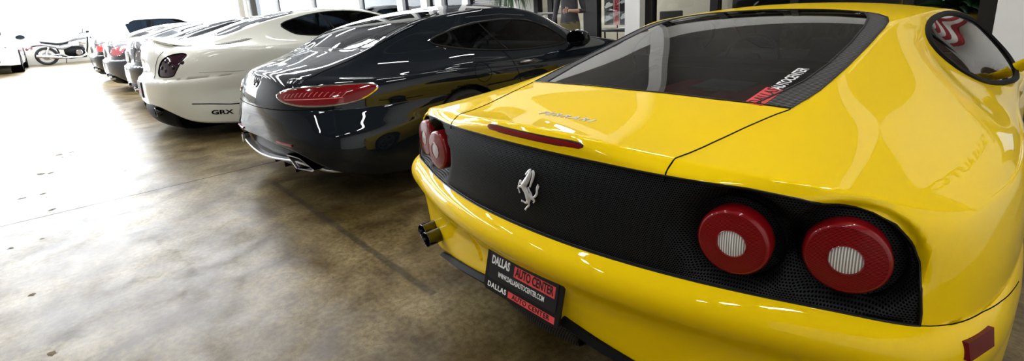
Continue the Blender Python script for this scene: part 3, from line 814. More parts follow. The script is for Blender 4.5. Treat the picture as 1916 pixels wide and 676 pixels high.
def build_yellow():
    T = thing('sports_car', 'bright yellow low sports car nearest the camera with four round red tail lamps', 'car')
    bm = car_skin(yellow_cfg(), 8)
    full = BVHTree.FromBMesh(bm)
    # dished hollows around the lamps
    for v in bm.verts:
        if v.co.y < .34 and .64 < v.co.z < .9:
            for lx, ly, lz, _ in LAMPS:
                d = math.hypot(abs(v.co.x) - lx, v.co.z - lz)
                if d < .13:
                    t = min(1, max(0, (.124 - d) / .032)); e_ = min(1, max(0, (v.co.z - .6555) / .022)); v.co.y += .042 * t * t * (3 - 2 * t) * e_ * e_ * (3 - 2 * e_)
    # teardrop hollow beside the plate
    def in_notch(c): return c.y < .2 and -.335 < c.x < -.19 and .40 < c.z < .575
    es = list({e for fc in bm.faces if in_notch(fc.calc_center_median()) for e in fc.edges})
    bmesh.ops.subdivide_edges(bm, edges=es, cuts=3, use_grid_fill=True)
    for v in bm.verts:
        if in_notch(v.co):
            t = max(0, min(1, (v.co.z - .430) / .115)); w = .006 + .018 * t; cxn = -.240 - w
            dx = abs(v.co.x - cxn) / w; dz = abs(v.co.z - .488) / .062
            q = max(0, 1 - (dx**3 + dz**3)); q = q * q * (3 - 2 * q)
            v.co.y += .020 * q * (.5 + .5 * t)
    # rear black panel
    half = [(0,.889),(.25,.888),(.42,.885),(.574,.882),(.66,.874),(.715,.864),(.765,.848),(.80,.829),(.825,.80),(.842,.765),(.852,.725),(.858,.68),(.859,.6555)]
    low = [(.859,.6545),(.5,.6535),(0,.6530)]
    poly = half + low[:-1] + [(0, .653)] + [(-x, z) for x, z in low[:-1][::-1]] + [(-x, z) for x, z in half[:0:-1]]
    panel = split_faces(bm, cut_region(bm, poly, 'xz', lambda c: c.y < .36 and .6 < c.z < .92))
    seal = outline_tube(panel, .0028)
    for v in panel.verts: v.co.y += .005
    # side windows
    win = [(1.66,.975),(1.63,1.03),(1.68,1.075),(1.80,1.115),(1.97,1.135),(2.25,1.138),(2.52,1.115),(2.75,1.055),(2.86,.98),(2.86,.90),(2.75,.835),(2.5,.812),(2.15,.833),(1.88,.875),(1.74,.92)]
    side_glass = []
    for s in (1, -1):
        side_glass.append(split_faces(bm, cut_region(bm, smooth_poly(win, 3), 'yz', lambda c: c.x * s > .5 and 1.4 < c.y < 3.1 and c.z > .79)))
    # rear glazing with the carbon bands; windscreen
    rear = [(-.498,.578),(-.3,.545),(0,.528),(.3,.545),(.498,.578),(.521,.75),(.532,1.0),(.537,1.25),(.538,1.45),(.532,1.55),(.512,1.64),(.47,1.70),(.40,1.735),(.3,1.757),(0,1.775),(-.3,1.757),(-.40,1.735),(-.47,1.70),(-.512,1.64),(-.532,1.55),(-.538,1.45),(-.537,1.25),(-.532,1.0),(-.521,.75)]
    rg = split_faces(bm, cut_region(bm, rear, 'xy', lambda c: c.z > .93 and c.y < 1.9))
    inner = [(-.395,.50),(.395,.50),(.425,.62),(.462,.80),(.478,1.0),(.482,1.25),(.475,1.45),(.455,1.60),(.42,1.72),(.3,1.8),(-.3,1.8),(-.42,1.72),(-.455,1.60),(-.475,1.45),(-.482,1.25),(-.478,1.0),(-.462,.80),(-.425,.62)]
    glass = split_faces(rg, cut_region(rg, inner, 'xy', lambda c: True))
    scr = [(-.60,3.36),(-.30,3.50),(0,3.54),(.30,3.50),(.60,3.36),(.66,3.1),(.62,2.85),(.56,2.62),(.30,2.55),(0,2.53),(-.30,2.55),(-.56,2.62),(-.62,2.85),(-.66,3.1)]
    wind = split_faces(bm, cut_region(bm, scr, 'xy', lambda c: c.z > .78 and c.y > 2.4))
    # wheel arches
    for s in (1, -1):
        for wy in (.93, 3.53):
            f = cut_region(bm, ring_pts(wy, .335, .365, 40), 'yz', lambda c: c.x * s > .72 and c.z < .75)
            bmesh.ops.delete(bm, geom=f, context='FACES')
    # number plate recess is closed by the plate itself; cooling notch beside it
    tree = BVHTree.FromBMesh(bm)
    body = obj('body_shell', bm, M['yellow'], T, sharp=50)
    sd = body.modifiers.new('thickness', 'SOLIDIFY'); sd.thickness = .008; sd.offset = -1
    pn = obj('rear_panel', panel, M['mesh'], T, sharp=60); tag(pn, 'black perforated panel between the tail lamps')
    sd = pn.modifiers.new('thickness', 'SOLIDIFY'); sd.thickness = .004; sd.offset = -1
    obj('panel_seal', seal, M['trim'], T)
    bands = rg
    sealg = outline_tube(glass, .0035)
    # two bands, left and right
    for s in (1, -1):
        q = bands.copy(); bmesh.ops.delete(q, geom=[f for f in q.faces if f.calc_center_median().x * s < 0], context='FACES')
        fr_ = outline_tube(q, .0035)
        o = obj('carbon_grille', q, M['carbon'], T); obj('grille_edge', fr_, M['trim'], o)
        sd = o.modifiers.new('thickness', 'SOLIDIFY'); sd.thickness = .004; sd.offset = -1
        tag(o, 'woven carbon band beside the rear glass')
    bands.free()
    gl = obj('rear_glass', glass, M['glass'], T)
    obj('glass_seal', sealg, M['trim'], gl)
    ws = outline_tube(wind, .006)
    wo = obj('windscreen', wind, M['glass'], T); obj('windscreen_seal', ws, M['trim'], wo)
    for k, g in enumerate(side_glass):
        relax_sheet(g, 150)
        sl = outline_tube(g, .014)
        # carve the dark outer seal band
        o = obj('side_window', g, M['glass'], T); obj('window_seal', sl, M['satin_black'], o)
        s = 1 if k == 0 else -1
    # divider bar of the side window
    for s in (1, -1):
        q = on_skin(full, resample([(s*.7, 1.72, 1.09), (s*.7, 2.05, .84)], .03), (s, 0, .0), .0)
        obj('window_divider', tube(q, .006, 6), M['satin_black'], T)
    # seams: engine lid, bumper split
    for s in (1, -1):
        sm = bmesh.new()
        q = on_skin(full, resample([(s*.408,.0,.872),(s*.409,.0,.912)], .01), (0, -1, 0), 0)
        q2 = on_skin(full, resample([(s*.409,.112,1),(s*.43,.25,1),(s*.455,.38,1),(s*.485,.52,1),(s*.50,.572,1)], .02), (0, 0, 1), 0)
        add_tube(sm, q + q2, .0021, 5)
        obj('lid_gap', sm, M['gap'], T)
    for s in (1, -1):
        sm = bmesh.new()
        q = on_skin(full, resample([(s*.86,.0,.6545),(s*.895,.0,.6548)], .01), (0, -1, 0), 0)
        q2 = on_skin(full, resample([(s*2,.245,.6545),(s*2,.33,.654),(s*2,.41,.648),(s*2,.50,.638),(s*2,.57,.628)], .02), (s, 0, 0), 0)
        add_tube(sm, q + q2, .0012, 5)
        obj('bumper_gap', sm, M['gap'], T)
    # tail lamps
    for s in (-1, 1):
        for lx, ly, lz, tn in LAMPS:
            d = Vector((s * tn * .6, -1, .02)).normalized(); c = Vector((s * lx, ly, lz))
            A_ = aim(c, d)
            lamp = obj('tail_lamp', lathe([(0,-.045),(.074,-.045),(.0745,-.012),(.0725,-.003),(.069,.001),(.0665,.002)], 48, A_), M['red_glossy'], T)
            obj('lamp_lens', lathe([(.067,.0018),(.05,.0045),(.0295,.006),(.0285,.004)], 48, A_), M['red_lens'], lamp)
            obj('lamp_centre', lathe([(.0285,.0045),(.02,.0062),(.0,.007)], 32, A_), M['white_lens'], lamp)
            obj('lamp_ring', lathe([(.0285,.004),(.0292,.0075),(.0305,.0062)], 40, A_), M['red_glossy'], lamp)
            obj('lamp_well', lathe([(.0,-.03),(.088,-.03),(.091,-.004),(.094,.000)], 48, aim(c + Vector((0, .036, 0)), (s * tn * .45, -1, 0))), M['satin_black'], lamp)
    # third brake light on the lip
    pts = on_skin(full, resample([(-.178,-1,.921),(.19,-1,.921)], .02), (0, -1, 0), 0)
    for nm, h, lift, mt in (('brake_light', .0078, .0028, M['red_glossy']), ('brake_light_frame', .0102, .0012, M['trim'])):
        g = bmesh.new(); rings = []
        n_ = len(pts)
        for i, p in enumerate(pts):
            e = min(i, n_ - 1 - i); hh = h * (1 if e > 1 else .8 if e > 0 else .3)
            sg_ = -1 if i < n_ / 2 else 1; dx = (0 if e > 1 else .009 if e > 0 else .0) * sg_ + (.002 * sg_ if 'frame' in nm else 0)
            rings.append([g.verts.new(p + Vector((dx, o_, z_))) for o_, z_ in ((.01, -hh), (-lift, -hh), (-lift - .0012, 0), (-lift, hh), (.01, hh))])
        for a, b in zip(rings[:-1], rings[1:]):
            for k in range(4): g.faces.new((a[k], b[k], b[k+1], a[k+1]))
        g.faces.new(rings[0]); g.faces.new(rings[-1][::-1]); bmesh.ops.recalc_face_normals(g, faces=g.faces)
        obj(nm, g, mt, T)
    # script on the lid
    letters = text_bm('FERRARI', .040, .0012, None, sx=1.15, shear=.25, spacing=1.25)
    for v in letters.verts:
        x, y = v.co.x * 1.0 - .004, .205 + v.co.y
        h = full.ray_cast(Vector((x, y, 2)), Vector((0, 0, -1)))[0]
        v.co = Vector((x, y, h.z + .0012 + v.co.z))
    obj('name_script', letters, M['badge'], T, smooth=False)
    # prancing horse emblem
    HX = (.00030394, -.00001423, -.04659); HZ = (.00007807, -.00022746, .82941)
    def hp(a, b): return Vector((HX[0] * a + HX[1] * b + HX[2], 0, HZ[0] * a + HZ[1] * b + HZ[2]))
    strokes = [[(248,70,5),(240,88,15),(222,108,17),(200,127,11),(189,136,8)],
        [(246,92,18),(240,140,24),(222,190,28),(198,235,32),(178,275,34)],
        [(272,98,12),(288,118,13),(290,155,15),(284,200,14),(272,245,12),(258,300,8)],
        [(172,272,32),(190,318,32),(214,362,29),(232,412,30),(244,456,30),(246,490,20)],
        [(160,275,20),(140,240,15),(130,212,11),(114,250,9),(103,288,7),(112,330,7),(127,378,8)],
        [(150,292,16),(122,288,11),(101,300,7),(97,318,5)],
        [(252,400,26),(284,436,22),(312,466,14),(322,486,9),(308,508,6)],
        [(246,486,19),(254,528,13),(250,550,11),(226,574,8),(208,604,11)],
        [(236,486,16),(214,510,10),(182,494,8),(154,482,12)],
        [(304,440,8),(336,416,11),(350,372,12),(346,322,10),(358,272,5)],
        [(349,350,8),(362,318,6),(369,290,4)], [(236,300,10),(250,342,9),(276,384,9),(286,410,8)]]
    g = bmesh.new()
    for st in strokes:
        q = [hp(a, b) for a, b, r in st]; rr = [(r + 1) * .00029 for a, b, r in st]
        Q = nat_spline(np.arange(len(q), dtype=float), np.array([[*p, r] for p, r in zip(q, rr)]), np.linspace(0, len(q) - 1, (len(q) - 1) * 4 + 1))
        gb = bmesh.new(); add_tube(gb, [v[:3] for v in Q], [max(.0008, v[3]) for v in Q], 10)
        for v in gb.verts:
            h = full.ray_cast(Vector((v.co.x, -1, v.co.z)), Vector((0, 1, 0)))[0]; v.co.y = h.y - .0012 + v.co.y * .55
        tmp = bpy.data.meshes.new('t'); gb.to_mesh(tmp); gb.free(); g.from_mesh(tmp); bpy.data.meshes.remove(tmp)
    obj('horse_emblem', g, M['badge'], T)
    # number plate with its frame (fixed to the car)
    ux = Vector((1, 0, 0)); uz = Vector((0, .256, .967)).normalized()
    P0 = Vector((0, -.010, .4915)); PM = basis_m(P0, ux, uz)
    fr = obj('plate_frame', prism(rrect(.315, .165, .012), -.006, .003, PM, .0015), M['trim'], T)
    pl = obj('number_plate', prism(rrect(.285, .118, .008), .003, .0045, PM @ Matrix.Translation((0, .016, 0))), M['plate_black'], fr)
    def on_plate(nm, bm_, mt): obj(nm, bm_, mt, fr, smooth=False)
    def pm(x, y, z=.005): return PM @ Matrix.Translation((x, y, z))
    on_plate('plate_wording', text_bm('DALLAS', .036, .0003, pm(-.092, .016), sx=.64, bold=.0011), M['white_print'])
    on_plate('plate_red_box', prism([(-.082,-.0165),(.082,-.0165),(.082,.0165),(-.082,.0165)], 0, .0006, pm(.051, .012, .0046)), M['red_print'])
    on_plate('plate_wording', text_bm('AUTO CENTER', .036, .0003, pm(.051, .0125, .0056), sx=.62, bold=.0009), M['plate_black'])
    on_plate('plate_wording', text_bm('WWW.DALLASAUTOCENTER.COM', .0215, .0003, pm(.0, -.0215), sx=.57, bold=.0004), M['white_print'])
    on_plate('frame_wording', text_bm('DALLAS', .022, .0003, pm(-.097, -.064, .0035), sx=1.0, spacing=1.15, bold=.0006), M['white_print'])
    on_plate('frame_red_box', prism([(-.094,-.0095),(.094,-.0095),(.094,.0095),(-.094,.0095)], 0, .0006, pm(.048, -.064, .0031)), M['red_print'])
    on_plate('frame_wording', text_bm('AUTO CENTER', .020, .0003, pm(.048, -.064, .0041), sx=1.0, spacing=1.15, bold=.0004), M['plate_black'])
    for x in (-.09, .09): on_plate('plate_screw', lathe([(.005,0),(.005,.001),(.003,.0022),(0,.0025)], 14, pm(x, .064, .0044)), M['chrome'])
    # lower lip strips, wire grille and diffuser
    for s in (1, -1):
        g = bmesh.new(); pts = []
        for x, z in ((.13,.405),(.25,.378),(.42,.340),(.56,.305),(.70,.245)):
            h = full.ray_cast(Vector((s * x, -1, z + .012)), Vector((0, 1, 0)))[0]
            pts.append(Vector((s * x, h.y if h else .15, z)))
        rings = []
        for i, p in enumerate(pts):
            k = 1 if i < 4 else .35
            rings.append([g.verts.new(p + Vector(o_)) for o_ in ((0,.02,.006*k),(0,-.010,.008*k),(0,-.022,-.008*k),(0,-.004,-.030*k),(0,.03,-.036*k))])
        for a, b in zip(rings[:-1], rings[1:]):
            for k in range(4): g.faces.new((a[k], b[k], b[k+1], a[k+1]))
        g.faces.new(rings[0]); g.faces.new(rings[-1][::-1]); bmesh.ops.recalc_face_normals(g, faces=g.faces)
        obj('lower_lip', g, M['satin_black'], T)
    g = bmesh.new(); G_ = []
    for z, y, hw in ((.42,.05,.17),(.36,.045,.165),(.31,.06,.15),(.27,.10,.13),(.24,.2,.12)):
        G_.append([(-hw, y, z), (-hw*.5, y - .012, z), (0, y - .018, z), (hw*.5, y - .012, z), (hw, y, z)])
    add_grid(g, grid_eval(np.array(G_), 4, 5)); bmesh.ops.recalc_face_normals(g, faces=g.faces)
    gr = obj('wire_grille', g, hexmesh_mat('black_wire_grille', (.03, .03, .03), (.001, .001, .001), .009), T)
    sd = gr.modifiers.new('thickness', 'SOLIDIFY'); sd.thickness = .004
    g = bmesh.new(); G_ = []
    for z, y, hw in ((.35,.07,.80),(.26,.14,.80),(.19,.4,.8),(.16,.75,.78)):
        G_.append([(hw * t, y + .22 * t * t * (1 if z > .2 else 0), z - (.10 * t * t if z > .3 else 0)) for t in (-1, -.6, -.2, .2, .6, 1)])
    add_grid(g, grid_eval(np.array(G_), 4, 4)); bmesh.ops.recalc_face_normals(g, faces=g.faces)
    df = obj('diffuser', g, M['satin_black'], T)
    sd = df.modifiers.new('thickness', 'SOLIDIFY'); sd.thickness = .01
    # twin exhaust tips each side
    for s in (1, -1):
        for x, y in ((.675, .115), (.752, .145)):
            p = Vector((s * x, y, .352)); A_ = aim(p, (s * .03, -1, 0))
            e = obj('exhaust_pipe', lathe([(.024,-.12),(.030,-.03),(.0310,.03),(.0318,.034),(.030,.036),(.0275,.03),(.027,-.08),(0,-.09)], 28, A_), M['exhaust'], T)
    # side marker
    for s in (1, -1):
        g = bmesh.new(); vs = []
        for y, z in ((.238,.635),(.322,.637),(.304,.609),(.228,.605)):
            hh = full.ray_cast(Vector((s * 3, y, z)), Vector((-s, 0, 0)))[0]; vs.append(hh + Vector((s * .007, -.005, 0)))
        a = [g.verts.new(v) for v in vs]; b = [g.verts.new(v - Vector((s * .02, 0, 0))) for v in vs]
        g.faces.new(a); g.faces.new(b[::-1])
        for i in range(4): g.faces.new((a[i], a[(i+1) % 4], b[(i+1) % 4], b[i]))
        bmesh.ops.recalc_face_normals(g, faces=g.faces)
        mk = obj('side_marker', g, mat('dark_red_marker', (.12, .003, .003), .25), T)
    # wheels
    for s in (1, -1):
        for wy, w in ((.93, .27), (3.53, .22)):
            wheel('', '', (s * (.965 - w/2), wy, .335), s, .335, w, .235, 5, T)
            obj('wheel_well', lathe([(.0,-.16),(.37,-.16),(.375,.12)], 32, aim((s * .80, wy, .335), (s, 0, 0))), M['gap'], T)
    # door mirrors
    for s in (1, -1):
        g = bmesh.new()
        prof = [(0,-.075),(.045,-.068),(.072,-.03),(.078,.01),(.075,.045),(.07,.052)]
        add_lathe(g, prof, 28, aim((s * 1.04, 2.60, .94), (0, -1, 0)) @ Matrix.Scale(1.35, 4, (1, 0, 0)))
        arm = bmesh.new(); add_tube(g, [(s * .90, 2.68, .84), (s * .95, 2.665, .885), (s * 1.0, 2.65, .92)], [.028, .022, .024], 12)
        arm.free()
        mo = obj('door_mirror', g, M['yellow'], T)
        obj('mirror_glass', lathe([(0, .05), (.068, .05)], 28, aim((s * 1.04, 2.60, .94), (0, -1, 0)) @ Matrix.Scale(1.35, 4, (1, 0, 0))), M['satin_black'], mo)
    # cabin and engine bay seen through the glass
    cab = bmesh.new()
    add_box(cab, -.60, .60, .60, 3.2, .45, .50); add_box(cab, -.58, .58, 1.48, 1.52, .5, .98)
    add_box(cab, -.80, -.78, 1.5, 3.2, .45, .80); add_box(cab, .78, .80, 1.5, 3.2, .45, .80)
    add_box(cab, -.47, .47, .62, .66, .45, .90)
    obj('cabin_tub', cab, M['dark'], T)
    for x in (-.36, .36):
        st = bmesh.new()
        G_ = []
        for z, y, hw, dp in ((.55,1.75,.22,.06),(.75,1.68,.25,.07),(.92,1.62,.20,.05),(1.0,1.60,.11,.045),(1.07,1.585,.10,.03)):
            G_.append([(x - hw, y, z), (x - hw*.9, y + dp, z), (x, y + dp*.8, z), (x + hw*.9, y + dp, z), (x + hw, y, z), (x + hw*.9, y - dp, z), (x, y - dp*1.1, z), (x - hw*.9, y - dp, z), (x - hw, y, z)])
        add_grid(st, grid_eval(np.array(G_), 4, 3)); bmesh.ops.remove_doubles(st, verts=st.verts, dist=.001); bmesh.ops.recalc_face_normals(st, faces=st.faces)
        s_ = obj('seat', st, M['leather'], T)
        obj('seat_cushion', box(x - .24, x + .24, 1.75, 2.25, .48, .60, .05, 3), M['leather'], s_)
    obj('dashboard', box(-.72, .72, 2.75, 3.15, .62, .86, .06, 3), M['leather'], T)
    sw = obj('steering_wheel', tube([(-.36 + .175 * math.cos(a), 2.55 + .05 * math.sin(a), .84 + .165 * math.sin(a)) for a in [2*PI*k/32 for k in range(32)]], .012, 8, True), M['trim'], T)
    obj('wheel_hub', lathe([(0,.02),(.05,.015),(.055,-.02),(0,-.03)], 20, aim((-.36, 2.56, .84), (0, -1, .25))), M['trim'], sw)
    g = bmesh.new(); add_box(g, -.53, -.19, 2.548, 2.556, .83, .85); obj('wheel_spoke', g, M['alu'], sw)
    for s in (1, -1):
        g = box(s*.015 if s > 0 else -.25, .25 if s > 0 else -.015, .95, 1.46, .78, .875, .035, 4)
        obj('intake_cover', g, M['red_crackle'], T)
    obj('intake_plate', box(-.10, .12, 1.16, 1.40, .872, .888, .006, 2), M['alu'], T)
    g = bmesh.new()
    for s in (1, -1): add_tube(g, [(s * .44, .70, .86), (s * .40, 1.40, .93)], .014, 8)
    add_tube(g, [(-.42, 1.42, .95), (.42, 1.42, .95)], .016, 8)
    obj('engine_brace', g, M['trim'], T)
    # windscreen sticker on the rear glass, red box and white letters
    gt = BVHTree.FromObject(gl, bpy.context.evaluated_depsgraph_get())
    def stick(nm, bm_, mt, lift):
        for v in bm_.verts:
            h = full.ray_cast(Vector((v.co.x, v.co.y, 2)), Vector((0, 0, -1)))[0]; v.co.z = h.z + lift + v.co.z
        obj(nm, bm_, mt, gl, smooth=False)
    b0 = Vector((.432, .555, 0)); b1 = Vector((.452, .90, 0)); bx = (b1 - b0).normalized(); by = Vector((-bx.y, bx.x, 0))
    SM = basis_m(b0, bx, by)
    g = bmesh.new(); add_prism(g, [(0,0),(.145,0),(.145,.05),(0,.05)], 0, .0003); bmesh.ops.subdivide_edges(g, edges=g.edges[:], cuts=3, use_grid_fill=True)
    bmesh.ops.transform(g, matrix=SM, verts=g.verts); stick('sticker_box', g, M['red_print'], .001)
    stick('sticker_wording', text_bm('DALLAS', .048, .0002, SM @ Matrix.Translation((.0725, .024, .0004)), sx=.82), M['plate_black'], .0016)
    stick('sticker_wording', text_bm('AUTOCENTER', .044, .0002, SM @ Matrix.Translation((.25, .022, 0)), sx=.76, bold=.0008), M['white_print'], .0014)
    return T, full

yellow_car, yellow_tree = build_yellow()
# ---------------------------------------------------------------- the other cars of the row
def coupe_parts(T, cfg, paint_mat, win, rear, scr, arches, arch_r, fine=6, win_mat=None, seal=.008, arch_z=.34, extra=None, tread=.27, rim=.24):
    """body shell with real window openings, panes, seals, wheels; returns the bvh of the whole skin"""
    bm = car_skin(cfg, fine); full = BVHTree.FromBMesh(bm); out = {}
    panes = []
    for s in (1, -1):
        panes.append(('side_window', split_faces(bm, cut_region(bm, smooth_poly(win, 3), 'yz', lambda c: c.x * s > .45 and c.z > .8 and 0.8 < c.y < 3.6))))
    zmin = min(p[2] for p in cfg['top'][:4]) - .06
    panes.append(('rear_glass', split_faces(bm, cut_region(bm, smooth_poly(rear, 2), 'xy', lambda c: c.z > zmin and c.y < 2.2))))
    panes.append(('windscreen', split_faces(bm, cut_region(bm, scr, 'xy', lambda c: c.z > .85 and c.y > 2.2))))
    for s in (1, -1):
        for wy in arches:
            bmesh.ops.delete(bm, geom=cut_region(bm, ring_pts(wy, arch_z, arch_r, 36), 'yz', lambda c: c.x * s > .66 and c.z < .85), context='FACES')
    if extra: out = extra(bm)
    body = obj('body_shell', bm, paint_mat, T, sharp=50)
    sd = body.modifiers.new('thickness', 'SOLIDIFY'); sd.thickness = .008; sd.offset = -1
    for nm, g in panes:
        if not g.faces: g.free(); continue
        if nm == 'side_window': relax_sheet(g, 60)
        sl = outline_tube(g, seal if nm != 'rear_glass' else .004)
        o = obj(nm, g, win_mat or M['glass_dark'], T); obj('window_seal', sl, M['trim'], o)
    for s in (1, -1):
        for wy in arches:
            wheel('', '', (s * (cfg['base'][8][0] - .008 - tread / 2), wy, arch_z - .005), s, arch_z - .005, tread, rim, 5, T)
            obj('wheel_well', lathe([(.0,-.14),(arch_r + .005,-.14),(arch_r + .012,.16)], 28, aim((s * .78, wy, arch_z), (s, 0, 0))), M['gap'], T)
    # dark floor pan and cabin
    L_ = cfg['base'][-1][1]
    g = bmesh.new(); add_box(g, -.66, .66, .35, L_ - .3, .17, .24); add_box(g, -.55, .55, 1.3, 1.36, .24, .95)
    add_box(g, -.80, -.77, 1.3, 3.0, .24, .86); add_box(g, .77, .80, 1.3, 3.0, .24, .86); add_box(g, -.66, .66, .5, .9, .24, .80)
    obj('floor_pan', g, M['dark'], T)
    for x in (-.36, .36):
        g = box(x - .22, x + .22, 1.62, 1.76, .45, .98, .05, 3); bmesh.ops.rotate(g, verts=g.verts, cent=(x, 1.7, .5), matrix=Matrix.Rotation(-.12, 3, 'X'))
        s_ = obj('seat', g, M['leather'], T)
        obj('headrest', box(x - .12, x + .12, 1.60, 1.68, 1.0, 1.13, .03, 3), M['leather'], s_)
        obj('seat_cushion', box(x - .24, x + .24, 1.75, 2.25, .44, .56, .05, 3), M['leather'], s_)
    obj('dashboard', box(-.70, .70, 2.62, 2.95, .66, .90, .06, 3), M['leather'], T)
    obj('steering_wheel', tube([(-.36 + .18 * math.cos(a), 2.45 + .05 * math.sin(a), .86 + .16 * math.sin(a)) for a in [2*PI*k/28 for k in range(28)]], .012, 8, True), M['trim'], T)
    return full, out

def skin_patch(full, pts, lift, up):
    return on_skin(full, pts, up, lift)

def strip(full, name, pts, up, r, mt, T, lift=0, step=.03, flat=None):
    return obj(name, tube(on_skin(full, resample(pts, step), up, lift), r, 6), mt, T)

def mirror_unit(T, p, s, mt, sc=1.):
    g = bmesh.new(); add_lathe(g, [(0,-.075),(.05,-.068),(.075,-.035),(.082,.01),(.078,.045),(.07,.05)], 28, aim(p, (0, -1, 0)) @ Matrix.Scale(1.45 * sc, 4, (1, 0, 0)) @ Matrix.Scale(sc, 4, (0, 1, 0)))
    add_tube(g, [(p[0] - s * .15, p[1] + .03, p[2] - .10), (p[0] - s * .10, p[1] + .02, p[2] - .07), (p[0] - s * .03, p[1], p[2] - .05)], [.02, .022, .025], 10)
    mo = obj('door_mirror', g, mt, T)
    obj('mirror_glass', lathe([(0, .046), (.068, .046)], 24, aim(p, (0, -1, 0)) @ Matrix.Scale(1.45 * sc, 4, (1, 0, 0))), M['glass_dark'], mo)

# ---- black coupe
black_cfg = dict(
    base=[(0,-.05),(.25,-.043),(.45,-.01),(.60,.06),(.74,.17),(.86,.34),(.935,.60),(.966,.95),(.975,1.3),(.955,1.75),(.935,2.3),(.94,2.8),(.965,3.3),(.96,3.65),(.88,4.1),(.65,4.38),(.3,4.46),(0,4.48)],
    bottom=[.44,.44,.43,.40,.31,.24,.20,.17] + [.16] * 10, wrear=[.0,.1,.3,.75,1.15,1.3,.7,.2] + [0] * 10,
    off_rear=[(.68,0),(.66,.012),(.60,.045),(.52,.085),(.42,.10),(.32,.09),(.2,.06)],
    off_side=[(.68,0),(.62,.008),(.5,.004),(.4,-.004),(.3,-.004),(.2,-.01),(.15,-.02)],
    face={0:[(0,-.038,.735),(0,-.02,.80),(0,.002,.855),(0,.022,.893)], 1:[(.25,-.03,.735),(.25,-.01,.80),(.25,.012,.855),(.25,.034,.893)],
          2:[(.45,.005,.735),(.45,.028,.80),(.45,.055,.85),(.45,.088,.883)], 3:[(.60,.082,.74),(.597,.105,.80),(.59,.13,.845),(.58,.157,.873)],
          4:[(.742,.195,.735),(.74,.222,.79),(.73,.25,.835),(.718,.278,.863)]},
    crest=[(0,.05,.913),(.25,.062,.912),(.45,.12,.904),(.57,.185,.892),(.70,.31,.878),(.83,.50,.86),(.90,.75,.85),(.93,1.05,.85),(.94,1.35,.83),(.93,1.75,.80),(.925,2.3,.78),(.93,2.8,.78),(.95,3.3,.80),(.93,3.65,.80),(.80,4.05,.75),(.6,4.3,.68),(.28,4.4,.65),(0,4.42,.65)],
    mid={0:[(0,.13,.936),(0,.25,.963),(0,.37,.992)], 1:[(.25,.14,.936),(.25,.26,.963),(.235,.38,.992)], 2:[(.45,.20,.93),(.445,.31,.96),(.43,.43,.992)],
         3:[(.583,.29,.932),(.585,.40,.966),(.585,.50,1.005)], 4:[(.70,.42,.912),(.685,.55,.966),(.655,.68,1.05)], 5:[(.82,.66,.895),(.765,.80,.957),(.685,.92,1.08)],
         6:[(.885,.92,.88),(.815,1.06,.94),(.70,1.17,1.09)], 7:[(.91,1.2,.882),(.835,1.33,.93),(.70,1.43,1.09)], 8:[(.91,1.52,.868),(.845,1.66,.91),(.70,1.75,1.09)],
         9:[(.905,1.87,.855),(.85,1.96,.905),(.70,2.02,1.09)], 10:[(.895,2.28,.85),(.85,2.25,.90),(.715,2.25,1.08)], 11:[(.905,2.7,.85),(.86,2.62,.90),(.75,2.53,1.05)],
         12:[(.905,3.1,.86),(.85,2.9,.91),(.77,2.76,1.0)], 13:[(.87,3.4,.87),(.82,3.15,.92),(.77,2.95,.955)]},
    top=[(0,.48,1.02),(.22,.49,1.02),(.42,.53,1.02),(.58,.60,1.045),(.615,.80,1.13),(.605,1.0,1.195),(.59,1.25,1.24),(.58,1.5,1.265),(.585,1.8,1.28),(.59,2.05,1.275),(.60,2.25,1.245),(.62,2.45,1.19),(.68,2.65,1.08),(.74,2.82,.97),(.68,2.95,.93),(.46,3.08,.94),(.23,3.13,.945),(0,3.15,.945)],
    ridge={4:(0,.75,1.14),5:(0,1.0,1.22),6:(0,1.25,1.275),7:(0,1.5,1.31),8:(0,1.8,1.33),9:(0,2.05,1.325),10:(0,2.3,1.29),11:(0,2.55,1.20),12:(0,2.82,1.08),13:(0,3.0,.99)},
    sect=(3, 14), fronts=(15, 16), zb=.68, relaxA=300, relaxB=60, relax=60)

